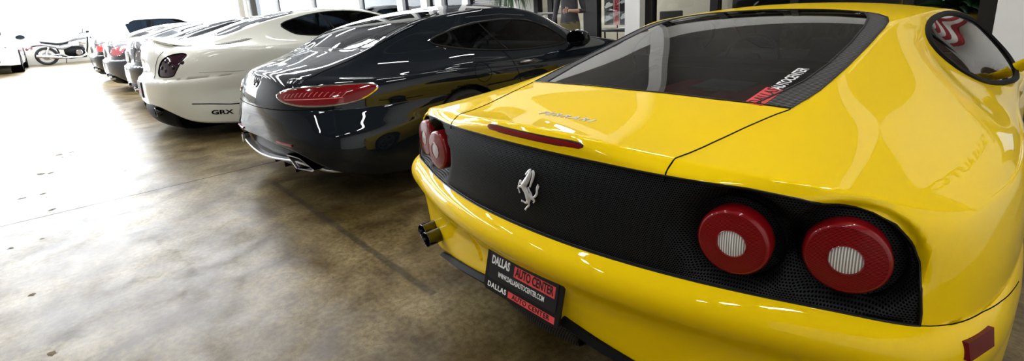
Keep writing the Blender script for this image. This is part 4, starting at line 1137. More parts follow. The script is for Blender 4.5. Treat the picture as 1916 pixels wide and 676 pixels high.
def build_black():
    T = thing('sports_coupe', 'glossy blue-black fastback coupe with wide red tail lamps, between the yellow and the white car', 'car', (-2.89, .12, 0), .038)
    lamp_poly = [(.375,.775),(.43,.802),(.51,.820),(.62,.830),(.76,.834),(.855,.828),(.885,.803),(.880,.765),(.84,.728),(.73,.710),(.58,.714),(.44,.740)]
    def extra(bm):
        o = {'lamps': []}
        for s in (1, -1):
            o['lamps'].append((s, split_faces(bm, cut_region(bm, smooth_poly([(s * a, b) for a, b in lamp_poly], 3), 'xz', lambda c: c.y < .75 and c.x * s > .3))))
        return o
    full, out = coupe_parts(T, black_cfg, M['black_paint'],
        [(1.04,1.055),(1.30,1.125),(1.56,1.162),(1.9,1.175),(2.2,1.15),(2.42,1.07),(2.55,.97),(2.55,.925),(2.38,.905),(1.95,.912),(1.62,.935),(1.25,.985)],
        [(-.44,.57),(-.25,.53),(0,.52),(.25,.53),(.44,.57),(.53,.70),(.545,.85),(.54,1.05),(.50,1.25),(.42,1.36),(.2,1.42),(0,1.44),(-.2,1.42),(-.42,1.36),(-.50,1.25),(-.54,1.05),(-.545,.85),(-.53,.70)],
        [(-.62,2.93),(-.3,3.05),(0,3.08),(.3,3.05),(.62,2.93),(.64,2.75),(.58,2.5),(.3,2.42),(0,2.40),(-.3,2.42),(-.58,2.5),(-.64,2.75)],
        (1.18, 3.72), .372, 6, M['glass'], extra=extra, arch_z=.345)
    lens = mat('smoked_red_lens', (.22, .004, .008), .1, coat=1)
    for s, g in out['lamps']:
        rimt = outline_tube(g, .009)
        outer = g.copy()
        o = obj('tail_lamp', g, lens, T); sd = o.modifiers.new('t', 'SOLIDIFY'); sd.thickness = .006; sd.offset = 1
        obj('lamp_surround', rimt, M['chrome'], o)
        bmesh.ops.delete(outer, geom=[f for f in outer.faces if f.calc_center_median().x * s < .80 or f.calc_center_median().z > .80], context='FACES')
        shift_normal(outer, .0085); obj('lamp_corner', outer, M['red_lens'], o)
        for k in range(13):
            x = s * (.47 + k * .028); zz = .772 + .012 * math.sin(k * .25)
            q = on_skin(full, [(x - s*.012, -2, zz - .012), (x, -2, zz + .012), (x + s*.006, -2, zz + .013)], (0, -1, 0), .009)
            if len(q) > 1: obj('lamp_led', tube(q, .0022, 5), mat('led_strip_pink', (.8, .25, .25), .3), o)
        q = on_skin(full, resample([(s*.47,-2,.752),(s*.8,-2,.757)], .03), (0, -1, 0), .009)
        obj('lamp_led_bar', tube(q, .003, 5), bpy.data.materials['led_strip_pink'], o)
    # model script and star
    g = text_bm('GT', .048, .0015, None, sx=1.25, shear=.2, spacing=1.1, bold=.001)
    for v in g.verts:
        x, z = .465 + v.co.x, .868 + v.co.y; h = full.ray_cast(Vector((x, -2, z)), Vector((0, 1, 0)))[0]; v.co = Vector((x, h.y - .003 - v.co.z, z))
    obj('model_script', g, M['chrome'], T, smooth=False)
    g = text_bm('s', .042, .0015, None, sx=1.2, bold=.001)
    for v in g.verts:
        x, z = .535 + v.co.x, .866 + v.co.y; h = full.ray_cast(Vector((x, -2, z)), Vector((0, 1, 0)))[0]; v.co = Vector((x, h.y - .003 - v.co.z, z))
    obj('model_script', g, M['chrome'], T, smooth=False)
    h = full.ray_cast(Vector((0, -2, .85)), Vector((0, 1, 0)))[0]
    A_ = aim(h, (0, -1, .35)); g = bmesh.new(); add_tube(g, [A_ @ Vector((.045 * math.cos(a), .045 * math.sin(a), .004)) for a in [2*PI*k/30 for k in range(30)]], .004, 6, True)
    for k in range(3):
        a = PI/2 + k * 2 * PI/3; add_tube(g, [A_ @ Vector((0, 0, .006)), A_ @ Vector((.043 * math.cos(a), .043 * math.sin(a), .004))], [.006, .0018], 6)
    obj('star_badge', g, M['chrome'], T)
    # seams: hatch, bumper split, fuel flap, door
    for s in (1, -1):
        strip(full, 'hatch_gap', [(s*.53,.10,3),(s*.565,.18,3),(s*.585,.30,3),(s*.605,.45,3),(s*.625,.60,3),(s*.635,.78,3),(s*.62,.97,3),(s*.58,1.2,3)], (0,0,1), .0026, M['gap'], T)
        strip(full, 'bumper_gap', [(s*3,.46,.715),(s*3,.6,.70),(s*3,.78,.70)], (s,0,0), .0024, M['gap'], T)
        strip(full, 'door_gap', [(s*3,1.70,.925),(s*3,1.745,.80),(s*3,1.80,.6),(s*3,1.82,.3)], (s,0,0), .0028, M['gap'], T)
        g = bmesh.new(); q = on_skin(full, [(s*3, 1.36 + .085*math.cos(a), .79 + .075*math.sin(a)) for a in [2*PI*k/32 for k in range(32)]], (s,0,0)); add_tube(g, q, .002, 5, True)
        obj('fuel_flap_gap', g, M['gap'], T)
        q = on_skin(full, [(s*3, y, .815) for y in (1.80, 1.86, 1.92, 1.98, 2.04)], (s,0,0), .012)
        obj('door_handle', tube(q, [.008, .014, .015, .014, .008], 8), M['chrome'], T)
        mirror_unit(T, (s * 1.02, 2.52, .965), s, M['black_paint'])
        strip(full, 'window_divider', [(s*.9,1.60,1.17),(s*.9,1.68,1.05),(s*.9,1.77,.925)], (s,0,0), .007, M['trim'], T)
        strip(full, 'window_trim', [(s*3,1.03,1.06),(s*3,1.3,1.135),(s*3,1.56,1.172),(s*3,1.9,1.185),(s*3,2.2,1.16),(s*3,2.43,1.08)], (s,0,0), .004, M['chrome'], T)
        strip(full, 'roof_trim', [(s*3,1.5,1.215),(s*3,1.9,1.225),(s*3,2.2,1.20)], (s,0,0), .003, M['chrome'], T)
    q = on_skin(full, resample([(-.80,-2,.69),(0,-2,.672),(.80,-2,.69)], .05), (0,-1,0))
    obj('bumper_gap', tube(q, .0026, 5), M['gap'], T)
    # diffuser, silver lip, exhaust tips, reflectors
    g = bmesh.new(); G_ = []
    for z, y, hw in ((.45,.06,.78),(.36,.05,.77),(.29,.05,.76),(.24,.12,.75),(.20,.45,.7)):
        G_.append([(hw * t, y + .16 * abs(t)**3 - .03, z) for t in (-1,-.75,-.45,-.15,.15,.45,.75,1)])
    add_grid(g, grid_eval(np.array(G_), 4, 4)); bmesh.ops.recalc_face_normals(g, faces=g.faces)
    o = obj('diffuser', g, M['trim'], T); sd = o.modifiers.new('t', 'SOLIDIFY'); sd.thickness = .012
    for x in (-.3, -.1, .1, .3): obj('diffuser_fin', box(x - .006, x + .006, .06, .4, .19, .29, .003, 1), M['trim'], T)
    pts = [(-.80,.20,.265),(-.72,.13,.272),(-.60,.035,.318),(-.48,-.01,.335),(-.25,-.035,.315),(0,-.045,.305),(.25,-.035,.315),(.48,-.01,.335),(.60,.035,.318),(.72,.13,.272),(.80,.20,.265)]
    Q = grid_eval(np.array([pts, [(a, b, c + .02) for a, b, c in pts]]), 1, 5)[0]
    g = bmesh.new(); rings = []
    for p in Q: rings.append([g.verts.new(Vector(p) + Vector(o_)) for o_ in ((0,.03,-.006),(0,-.012,-.007),(0,-.014,.002),(0,-.010,.007),(0,.03,.006))])
    for a, b in zip(rings[:-1], rings[1:]):
        for k in range(4): g.faces.new((a[k], b[k], b[k+1], a[k+1]))
    g.faces.new(rings[0]); g.faces.new(rings[-1][::-1]); bmesh.ops.recalc_face_normals(g, faces=g.faces)
    obj('diffuser_lip', g, mat('satin_silver_trim', (.62, .63, .65), .3, .8), T)
    for s in (1, -1):
        P_ = [(s*.47,.385),(s*.60,.372),(s*.72,.30),(s*.70,.288),(s*.56,.292)]
        g = bmesh.new(); a = []; b = []; cpt = Vector((s*.6, 0, .335))
        for x, z in P_:
            y = -.040 + .085 * max(0, abs(x) - .5) / .25
            v = Vector((x, y, z)); a.append(v)
        n_ = len(a)
        oo = [g.verts.new(v) for v in a]; ii = [g.verts.new(Vector((v.x, v.y, v.z)).lerp(Vector((cpt.x, v.y, cpt.z)), .16)) for v in a]
        ob = [g.verts.new(v + Vector((0, .10, 0))) for v in a]; ib = [g.verts.new(Vector((v.x, v.y + .10, v.z)).lerp(Vector((cpt.x, v.y + .1, cpt.z)), .16)) for v in a]
        for i in range(n_):
            j = (i + 1) % n_
            g.faces.new((oo[i], oo[j], ii[j], ii[i])); g.faces.new((oo[i], ob[i], ob[j], oo[j])); g.faces.new((ii[i], ii[j], ib[j], ib[i]))
        bmesh.ops.recalc_face_normals(g, faces=g.faces)
        e = obj('exhaust_tip', g, M['chrome'], T, sharp=20)
        obj('exhaust_bore', prism([(x * .97 + s*.6*.03, z) for x, z in P_], 0, .004, Matrix.Translation((0, .10, 0)) @ Matrix.Rotation(PI/2, 4, 'X')), M['gap'], e)
        q = on_skin(full, [(s * x, -2, .455) for x in (.36, .42, .5, .56)], (0, -1, 0), .002)
        if len(q) > 1: obj('rear_reflector', tube(q, .009, 6), M['red_glossy'], T)
    return T
build_black()

# ---- white grand tourer, also the pattern of the three cars beyond it
white_cfg = dict(
    base=[(0,-.06),(.25,-.055),(.45,-.02),(.62,.03),(.76,.10),(.87,.22),(.94,.45),(.965,.80),(.975,1.2),(.965,1.7),(.955,2.3),(.955,2.9),(.97,3.4),(.965,3.85),(.90,4.25),(.7,4.6),(.35,4.74),(0,4.78)],
    bottom=[.42,.42,.42,.39,.33,.24,.18,.13] + [.13] * 10, wrear=[1,1,1,1,1,.8,.4,.1] + [0] * 10,
    off_rear=[(.70,0),(.685,.02),(.66,.032),(.58,.034),(.50,.035),(.42,.03),(.3,.015),(.15,-.01)],
    off_side=[(.70,0),(.62,-.006),(.54,-.020),(.46,-.014),(.40,.006),(.3,.012),(.2,.006),(.13,-.01)],
    face={0:[(0,-.02,.76),(0,-.018,.88),(0,.0,1.0),(0,.05,1.075)], 1:[(.25,-.013,.76),(.25,-.01,.88),(.25,.01,.99),(.25,.06,1.065)],
          2:[(.45,.012,.76),(.45,.03,.88),(.45,.06,.98),(.45,.11,1.04)], 3:[(.615,.055,.76),(.61,.085,.88),(.61,.13,.97),(.615,.19,1.02)],
          4:[(.757,.12,.77),(.752,.16,.88),(.75,.23,.96),(.75,.30,1.005)]},
    crest=[(0,.09,1.125),(.25,.10,1.115),(.45,.17,1.08),(.62,.26,1.045),(.75,.38,1.03),(.86,.55,1.01),(.92,.78,.99),(.95,1.05,.965),(.955,1.35,.945),(.95,1.75,.92),(.94,2.3,.90),(.94,2.9,.90),(.95,3.4,.90),(.93,3.85,.88),(.82,4.2,.84),(.6,4.5,.78),(.3,4.62,.74),(0,4.66,.73)],
    mid={0:[(0,.17,1.118),(0,.30,1.103),(0,.46,1.108)], 1:[(.25,.18,1.108),(.25,.31,1.098),(.25,.47,1.106)], 2:[(.455,.26,1.072),(.46,.40,1.076),(.46,.53,1.095)],
         3:[(.62,.38,1.04),(.62,.50,1.05),(.615,.62,1.085)], 4:[(.745,.52,1.03),(.71,.68,1.05),(.67,.82,1.12)], 5:[(.85,.70,1.02),(.79,.86,1.05),(.70,1.02,1.15)],
         6:[(.905,.92,1.01),(.835,1.07,1.055),(.72,1.22,1.18)], 7:[(.925,1.2,.997),(.855,1.33,1.045),(.73,1.48,1.20)], 8:[(.925,1.52,.985),(.865,1.68,1.035),(.735,1.8,1.22)],
         9:[(.92,1.88,.975),(.865,2.0,1.025),(.735,2.1,1.22)], 10:[(.915,2.35,.965),(.865,2.4,1.015),(.745,2.45,1.2)], 11:[(.915,2.85,.965),(.865,2.82,1.01),(.765,2.8,1.15)],
         12:[(.91,3.25,.96),(.86,3.12,1.0),(.79,3.07,1.08)], 13:[(.88,3.65,.95),(.84,3.45,.99),(.80,3.33,1.02)]},
    top=[(0,.62,1.13),(.25,.63,1.13),(.45,.66,1.12),(.60,.75,1.13),(.635,.95,1.19),(.64,1.15,1.25),(.64,1.35,1.30),(.63,1.6,1.345),(.62,1.9,1.37),(.62,2.2,1.375),(.63,2.5,1.35),(.66,2.8,1.27),(.72,3.05,1.16),(.77,3.25,1.05),(.7,3.4,1.02),(.47,3.5,1.02),(.23,3.54,1.02),(0,3.55,1.02)],
    ridge={4:(0,.85,1.20),5:(0,1.1,1.28),6:(0,1.35,1.34),7:(0,1.6,1.385),8:(0,1.9,1.41),9:(0,2.2,1.415),10:(0,2.5,1.39),11:(0,2.8,1.32),12:(0,3.1,1.19),13:(0,3.35,1.08)},
    sect=(3, 14), fronts=(15, 16), zb=.70)
W_WIN = [(1.36,1.225),(1.60,1.30),(1.89,1.345),(2.2,1.352),(2.5,1.32),(2.8,1.235),(3.05,1.12),(3.12,1.06),(2.6,1.048),(1.93,1.050),(1.54,1.082),(1.41,1.14)]
W_REAR = [(-.50,.72),(-.25,.67),(0,.655),(.25,.67),(.50,.72),(.57,.85),(.59,1.1),(.585,1.35),(.56,1.52),(.45,1.62),(.2,1.67),(0,1.68),(-.2,1.67),(-.45,1.62),(-.56,1.52),(-.585,1.35),(-.59,1.1),(-.57,.85)]
W_SCR = [(-.66,3.37),(-.3,3.46),(0,3.48),(.3,3.46),(.66,3.37),(.70,3.2),(.64,2.9),(.58,2.70),(.3,2.62),(0,2.60),(-.3,2.62),(-.58,2.70),(-.64,2.9),(-.70,3.2)]

def build_white():
    T = thing('grand_tourer_coupe', 'pearl white two-door coupe with dark square tail lamp and black GRX letters', 'car', (-6.14, -.2, 0))
    lp = [(.565,.80),(.60,.90),(.665,.955),(.74,.975),(.785,.972),(.822,.948),(.828,.86),(.812,.775),(.78,.737),(.62,.735),(.575,.76)]
    def extra(bm):
        return {'lamps': [(s, split_faces(bm, cut_region(bm, smooth_poly([(s * a, b) for a, b in lp], 3), 'xz', lambda c: c.y < .6 and c.x * s > .4))) for s in (1, -1)]}
    full, out = coupe_parts(T, white_cfg, M['white_paint'], W_WIN, W_REAR, W_SCR, (1.14, 3.88), .39, 6, M['glass_dark'], extra=extra, arch_z=.355)
    for s, g in out['lamps']:
        rm = outline_tube(g, .006)
        shift_normal(g, -.002)
        o = obj('tail_lamp', g, mat('smoked_black_lens', (.03, .008, .016), .08, coat=1), T); sd = o.modifiers.new('t', 'SOLIDIFY'); sd.thickness = .006
        obj('lamp_surround', rm, M['gap'], o)
        for x, z in ((.66,.90),(.72,.87),(.62,.83),(.69,.80),(.78,.83),(.84,.88)):
            hh = full.ray_cast(Vector((s * x, -2, z)), Vector((0, 1, 0)))
            if hh[0]: obj('lamp_cell', lathe([(.022,.002),(.018,.004),(0,.005)], 16, aim(hh[0], hh[1] if hh[1].y < 0 else -hh[1])), M['glass_dark'], o)
    for s in (1, -1):
        strip(full, 'lid_gap', [(s*.60,.40,3),(s*.60,.30,3),(s*.57,.22,3)], (0,0,1), .004, M['gap'], T)
        strip(full, 'lid_gap', [(s*.575,-2,1.02),(s*.53,-2,.94),(s*.505,-2,.86),(s*.49,-2,.78),(s*.49,-2,.715)], (0,-1,0), .004, M['gap'], T)
        strip(full, 'side_strip', [(s*3,.24,.432),(s*3,.4,.41),(s*3,.6,.375),(s*3,.74,.365)], (s,0,0), .006, M['gap'], T)
        strip(full, 'bumper_gap', [(s*3,.36,.76),(s*3,.6,.745),(s*3,.8,.73)], (s,0,0), .0016, M['gap'], T)
        g = text_bm('GRX', .068, .0015, None, sx=1.5, bold=.0022)
        for v in g.verts:
            y = .50 + v.co.x * (1 if s > 0 else -1); z = .297 + v.co.y - .12 * (y - .5); hh = full.ray_cast(Vector((s * 3, y, z)), Vector((-s, 0, 0)))[0]
            v.co = Vector((hh.x + s * (.002 + v.co.z), y, z))
        obj('side_lettering', g, M['gap'], T, smooth=False)
        # haunch vent
        q = [(s*.55,.60),(s*.60,.585),(s*.62,.75),(s*.61,.95),(s*.57,1.0),(s*.56,.8)]
        g = bmesh.new(); f_ = g.faces.new([g.verts.new((a, b, 0)) for a, b in [(s*.70,.60),(s*.745,.63),(s*.775,.75),(s*.79,.90),(s*.785,.99),(s*.755,.93),(s*.735,.80),(s*.705,.68)]])
        bmesh.ops.triangulate(g, faces=g.faces); bmesh.ops.subdivide_edges(g, edges=g.edges[:], cuts=2, use_grid_fill=True)
        for v in g.verts: hh = full.ray_cast(Vector((v.co.x, v.co.y, 3)), Vector((0, 0, -1)))[0]; v.co.z = hh.z + .003
        bmesh.ops.recalc_face_normals(g, faces=g.faces)
        o = obj('haunch_vent', g, hexmesh_mat('vent_mesh', (.32, .32, .30), (.02, .02, .02), .02, 'XY'), T); sd = o.modifiers.new('t', 'SOLIDIFY'); sd.thickness = .004
        mirror_unit(T, (s * 1.04, 3.0, 1.09), s, M['white_paint'], 1.1)
        strip(full, 'window_divider', [(s*.9,1.86,1.345),(s*.9,1.95,1.2),(s*.9,2.02,1.05)], (s,0,0), .010, M['trim'], T)
        strip(full, 'door_gap', [(s*3,1.98,1.04),(s*3,2.0,.8),(s*3,2.0,.4),(s*3,2.0,.2)], (s,0,0), .003, M['gap'], T)
    # dark carbon lip spoiler on the boot and diffuser below
    g = bmesh.new(); G_ = []
    for k, x in enumerate(np.linspace(-.58, .58, 13)):
        c = np.interp(abs(x), [0,.25,.45,.6], [.10,.115,.18,.27]); z = np.interp(abs(x), [0,.25,.45,.6], [1.135,1.125,1.09,1.05])
        G_.append([(x, c + .10, z - .012), (x, c + .0, z + .012), (x, c - .055, z + .024), (x, c - .05, z + .008), (x, c - .0, z - .03)])
    add_grid(g, grid_eval(np.array(G_), 2, 3)); bmesh.ops.recalc_face_normals(g, faces=g.faces)
    o = obj('lip_spoiler', g, M['white_paint'], T); sd = o.modifiers.new('t', 'SOLIDIFY'); sd.thickness = .008
    g = bmesh.new(); G_ = []
    for z, y, hw in ((.445,.0,.70),(.36,-.035,.70),(.27,-.03,.71),(.20,.02,.70),(.17,.4,.68)):
        G_.append([(hw * t, y + .16 * abs(t)**3 - .02 * (1 - t*t), z + (.045 * (abs(t)**2) if z > .4 else 0) - (.05 * t * t if z < .3 else 0)) for t in (-1,-.75,-.45,-.15,.15,.45,.75,1)])
    add_grid(g, grid_eval(np.array(G_), 4, 4)); bmesh.ops.recalc_face_normals(g, faces=g.faces)
    o = obj('diffuser', g, M['satin_black'], T); sd = o.modifiers.new('t', 'SOLIDIFY'); sd.thickness = .012
    for s in (1, -1):
        P_ = Vector((s*.45, -.02, .34)); A_ = aim(P_, (0, -1, -.05)) @ Matrix.Scale(1.9, 4, (1, 0, 0))
        obj('exhaust_pipe', lathe([(.045,-.1),(.05,.03),(.046,.032),(.042,-.06),(0,-.07)], 24, A_), M['exhaust'], T)
    PM = basis_m((0, -.097, .57), (1, 0, 0), (0, .02, 1))
    pf = obj('plate_frame', prism(rrect(.33, .18, .01), -.01, .008, PM), M['trim'], T)
    obj('number_plate', prism(rrect(.30, .15, .006), .008, .010, PM), M['plate_black'], pf)
    obj('plate_red_box', prism([(-.02,-.03),(.14,-.03),(.14,0),(-.02,0)], .010, .011, PM), M['red_print'], pf)
    obj('plate_wording', text_bm('DALLAS', .04, .0005, PM @ Matrix.Translation((-.08, .02, .011)), sx=.7), M['white_print'], pf, smooth=False)
    return T
build_white()

def far_car(loc, label, name, pm, lamp_m, plate=None, scale=.97, lamp2=None):
    T = thing(name, label, 'car', loc); T.scale = (scale * .985, scale, scale)
    lp = [(.50,.82),(.52,.90),(.60,.95),(.84,.965),(.86,.93),(.86,.84),(.82,.79),(.55,.785)]
    def extra(bm):
        return {'lamps': [(s, split_faces(bm, cut_region(bm, smooth_poly([(s * a, b) for a, b in lp], 3), 'xz', lambda c: c.y < .6 and c.x * s > .4))) for s in (1, -1)]}
    full, out = coupe_parts(T, white_cfg, pm, W_WIN, W_REAR, W_SCR, (1.14, 3.88), .39, 3, M['glass_dark'], extra=extra, arch_z=.355)
    for s, g in out['lamps']:
        rm = outline_tube(g, .006); shift_normal(g, .003)
        o = obj('tail_lamp', g, lamp_m, T); sd = o.modifiers.new('t', 'SOLIDIFY'); sd.thickness = .01
        obj('lamp_surround', rm, M['chrome'], o)
        P_ = Vector((s*.5, -.03, .32)); obj('exhaust_pipe', lathe([(.04,-.1),(.045,.03),(.04,.032),(.036,-.06),(0,-.07)], 20, aim(P_, (0, -1, 0))), M['chrome'], T)
        strip(full, 'lid_gap', [(s*.49,-2,1.0),(s*.47,-2,.9),(s*.47,-2,.76)], (0,-1,0), .004, M['gap'], T)
        mirror_unit(T, (s * 1.04, 3.0, 1.09), s, pm, 1.1)
    g = bmesh.new(); G_ = []
    for z, y, hw in ((.445,.0,.74),(.36,-.03,.72),(.27,-.02,.70),(.20,.04,.68),(.17,.4,.66)):
        G_.append([(hw * t, y + .16 * abs(t)**3, z) for t in (-1,-.6,-.2,.2,.6,1)])
    add_grid(g, grid_eval(np.array(G_), 3, 3)); bmesh.ops.recalc_face_normals(g, faces=g.faces)
    o = obj('diffuser', g, M['satin_black'], T); sd = o.modifiers.new('t', 'SOLIDIFY'); sd.thickness = .012
    PM = basis_m((0, -.03, .84), (1, 0, 0), (0, .05, 1))
    pf = obj('plate_frame', prism(rrect(.34, .19, .01), -.01, .006, PM), M['chrome'], T)
    obj('number_plate', prism(rrect(.30, .15, .006), .006, .009, PM), plate or M['white_print'], pf)
    obj('plate_mark', prism([(-.05,-.05),(-.02,-.05),(-.02,.05),(-.05,.05)], .009, .010, PM), M['plate_black'], pf)
    strip(full, 'boot_trim', [(-.45,-2,.98),(0,-2,.99),(.45,-2,.98)], (0,-1,0), .012, M['chrome'], T, lift=.006)
    return T
far_car((-9.25, -.10, 0), 'near-black grey coupe with a bright number plate, just beyond the white coupe', 'parked_coupe', M['silver_dark'], mat('clear_smoked_lamp', (.12, .10, .11), .1, coat=1))
far_car((-12.2, -.24, 0), 'gunmetal coupe between the bright-plated coupe and the black one with bright red lamps', 'parked_coupe', paint('gunmetal_paint', (.07, .075, .085), rough=.35, metal=.3), mat('pink_lamp', (.4, .1, .12), .1, coat=1), scale=.95)
far_car((-15.3, -.34, 0), 'black coupe with bright red tail lamps at the far end of the row', 'parked_coupe', M['black2'], mat('bright_red_lamp', (.85, .05, .05), .2, coat=1), plate=M['plate_black'], scale=.95)
# ---------------------------------------------------------------- white SUV at the left edge, nose towards us
suv_cfg = dict(
    base=[(0,0),(.22,.005),(.44,.03),(.62,.09),(.75,.17),(.84,.29),(.89,.45),(.915,.70),(.925,1.0),(.925,1.5),(.92,2.0),(.92,2.6),(.925,3.2),(.92,3.7),(.90,4.2),(.80,4.5),(.4,4.6),(0,4.62)],
    bottom=[.30,.30,.30,.28,.27,.27,.26,.25] + [.24] * 10, wrear=[1,1,1,1,1,.8,.4,.1] + [0] * 10,
    off_rear=[(.78,0),(.7,.02),(.6,.05),(.5,.06),(.4,.06),(.3,.03)], off_side=[(.78,0),(.6,.012),(.4,.012),(.24,0)],
    crest=[(0,.12,1.04),(.22,.13,1.04),(.44,.16,1.03),(.62,.23,1.02),(.74,.33,1.01),(.82,.46,1.01),(.86,.60,1.015),(.885,.80,1.02),(.89,1.05,1.03),(.89,1.5,1.04),(.89,2.0,1.04),(.89,2.6,1.04),(.89,3.2,1.05),(.88,3.7,1.06),(.86,4.15,1.08),(.76,4.4,1.08),(.4,4.48,1.08),(0,4.5,1.08)],
    mid={k: None for k in ()},
    top=[(0,1.15,1.15),(.22,1.16,1.15),(.44,1.18,1.14),(.64,1.28,1.15),(.66,1.45,1.28),(.65,1.62,1.42),(.63,1.8,1.54),(.62,2.0,1.62),(.62,2.25,1.66),(.62,2.5,1.68),(.62,2.8,1.69),(.62,3.1,1.68),(.62,3.4,1.66),(.62,3.8,1.62),(.55,4.1,1.58),(.40,4.16,1.57),(.2,4.2,1.57),(0,4.2,1.57)],
    ridge={4:(0,1.35,1.30),5:(0,1.52,1.45),6:(0,1.72,1.58),7:(0,1.95,1.66),8:(0,2.2,1.70),9:(0,2.5,1.72),10:(0,2.8,1.725),11:(0,3.1,1.72),12:(0,3.4,1.70),13:(0,3.85,1.65)},
    sect=(3, 14), fronts=(15, 16), zb=.78)

def build_suv(loc, rz):
    T = thing('white_suv', 'white SUV facing the camera, cut off by the left edge of the picture', 'car', loc, rz)
    def extra(bm):
        o = {}
        for s in (1, -1):
            o[('lamp', s)] = split_faces(bm, cut_region(bm, [(s*.50,.86),(s*.60,.93),(s*.80,.95),(s*.84,.92),(s*.78,.83),(s*.56,.80)], 'xz', lambda c: c.y < .8 and c.x * s > .3))
            o[('fog', s)] = split_faces(bm, cut_region(bm, [(s*.58,.50),(s*.62,.60),(s*.78,.63),(s*.82,.58),(s*.78,.49)], 'xz', lambda c: c.y < .8 and c.x * s > .3))
        o['grille'] = split_faces(bm, cut_region(bm, [(-.42,.60),(.42,.60),(.47,.80),(.44,.90),(-.44,.90),(-.47,.80)], 'xz', lambda c: c.y < .4))
        o['intake'] = split_faces(bm, cut_region(bm, [(-.48,.38),(.48,.38),(.50,.54),(-.50,.54)], 'xz', lambda c: c.y < .4))
        return o
    full, out = coupe_parts(T, suv_cfg, M['plain_white'], [(1.55,1.10),(1.75,1.34),(2.05,1.50),(2.6,1.55),(3.3,1.54),(3.8,1.46),(4.0,1.2),(3.9,1.12)],
        [(-.55,1.34),(-.25,1.24),(0,1.22),(.25,1.24),(.55,1.34),(.58,1.6),(.54,1.85),(.3,1.93),(0,1.95),(-.3,1.93),(-.54,1.85),(-.58,1.6)],
        [(-.4,3.9),(.4,3.9),(.4,4.1),(-.4,4.1)], (.90, 3.6), .39, 4, M['glass_dark'], extra=extra, arch_z=.36, rim=.25, tread=.22)
    for s in (1, -1):
        o = obj('headlight', out[('lamp', s)], mat('headlight_lens', (.45, .55, .72), .08, coat=1), T); sd = o.modifiers.new('t', 'SOLIDIFY'); sd.thickness = .01
        hh = full.ray_cast(Vector((s*.68, -2, .88)), Vector((0, 1, 0)))
        obj('headlight_bulb', lathe([(.045,.003),(.03,.012),(0,.014)], 18, aim(hh[0], (0, -1, 0))), M['chrome'], o)
        o = obj('fog_lamp', out[('fog', s)], mat('fog_lamp_lens', (.30, .38, .55), .1, coat=1), T); sd = o.modifiers.new('t', 'SOLIDIFY'); sd.thickness = .01
        mirror_unit(T, (s * 1.02, 1.75, 1.16), s, M['plain_white'], 1.2)
    g = out['grille']
    for v in g.verts: v.co.y += .02
    obj('grille', g, stripe_mat('slatted_grille', (.01, .01, .012), (.25, .28, .34), 90, 2, .3), T)
    g = out['intake']
    for v in g.verts: v.co.y += .02
    obj('lower_grille', g, M['trim'], T)
    obj('emblem', lathe([(.05,0),(.05,.008),(.042,.010),(.04,.004),(0,.004)], 24, aim((0, -.0, .78), (0, -1, 0))), M['chrome'], T)
    return T
build_suv((-21.95, -2.95, 0), PI/2)

# a white utility car behind the row: only the dark side-window arcs show over the bonnets
t_ = build_suv((-21.3, 4.5, 0), PI)
t_['label'] = 'white SUV parked beyond the row, its dark windows showing above the farthest black car'
t_.name = 'white_suv'

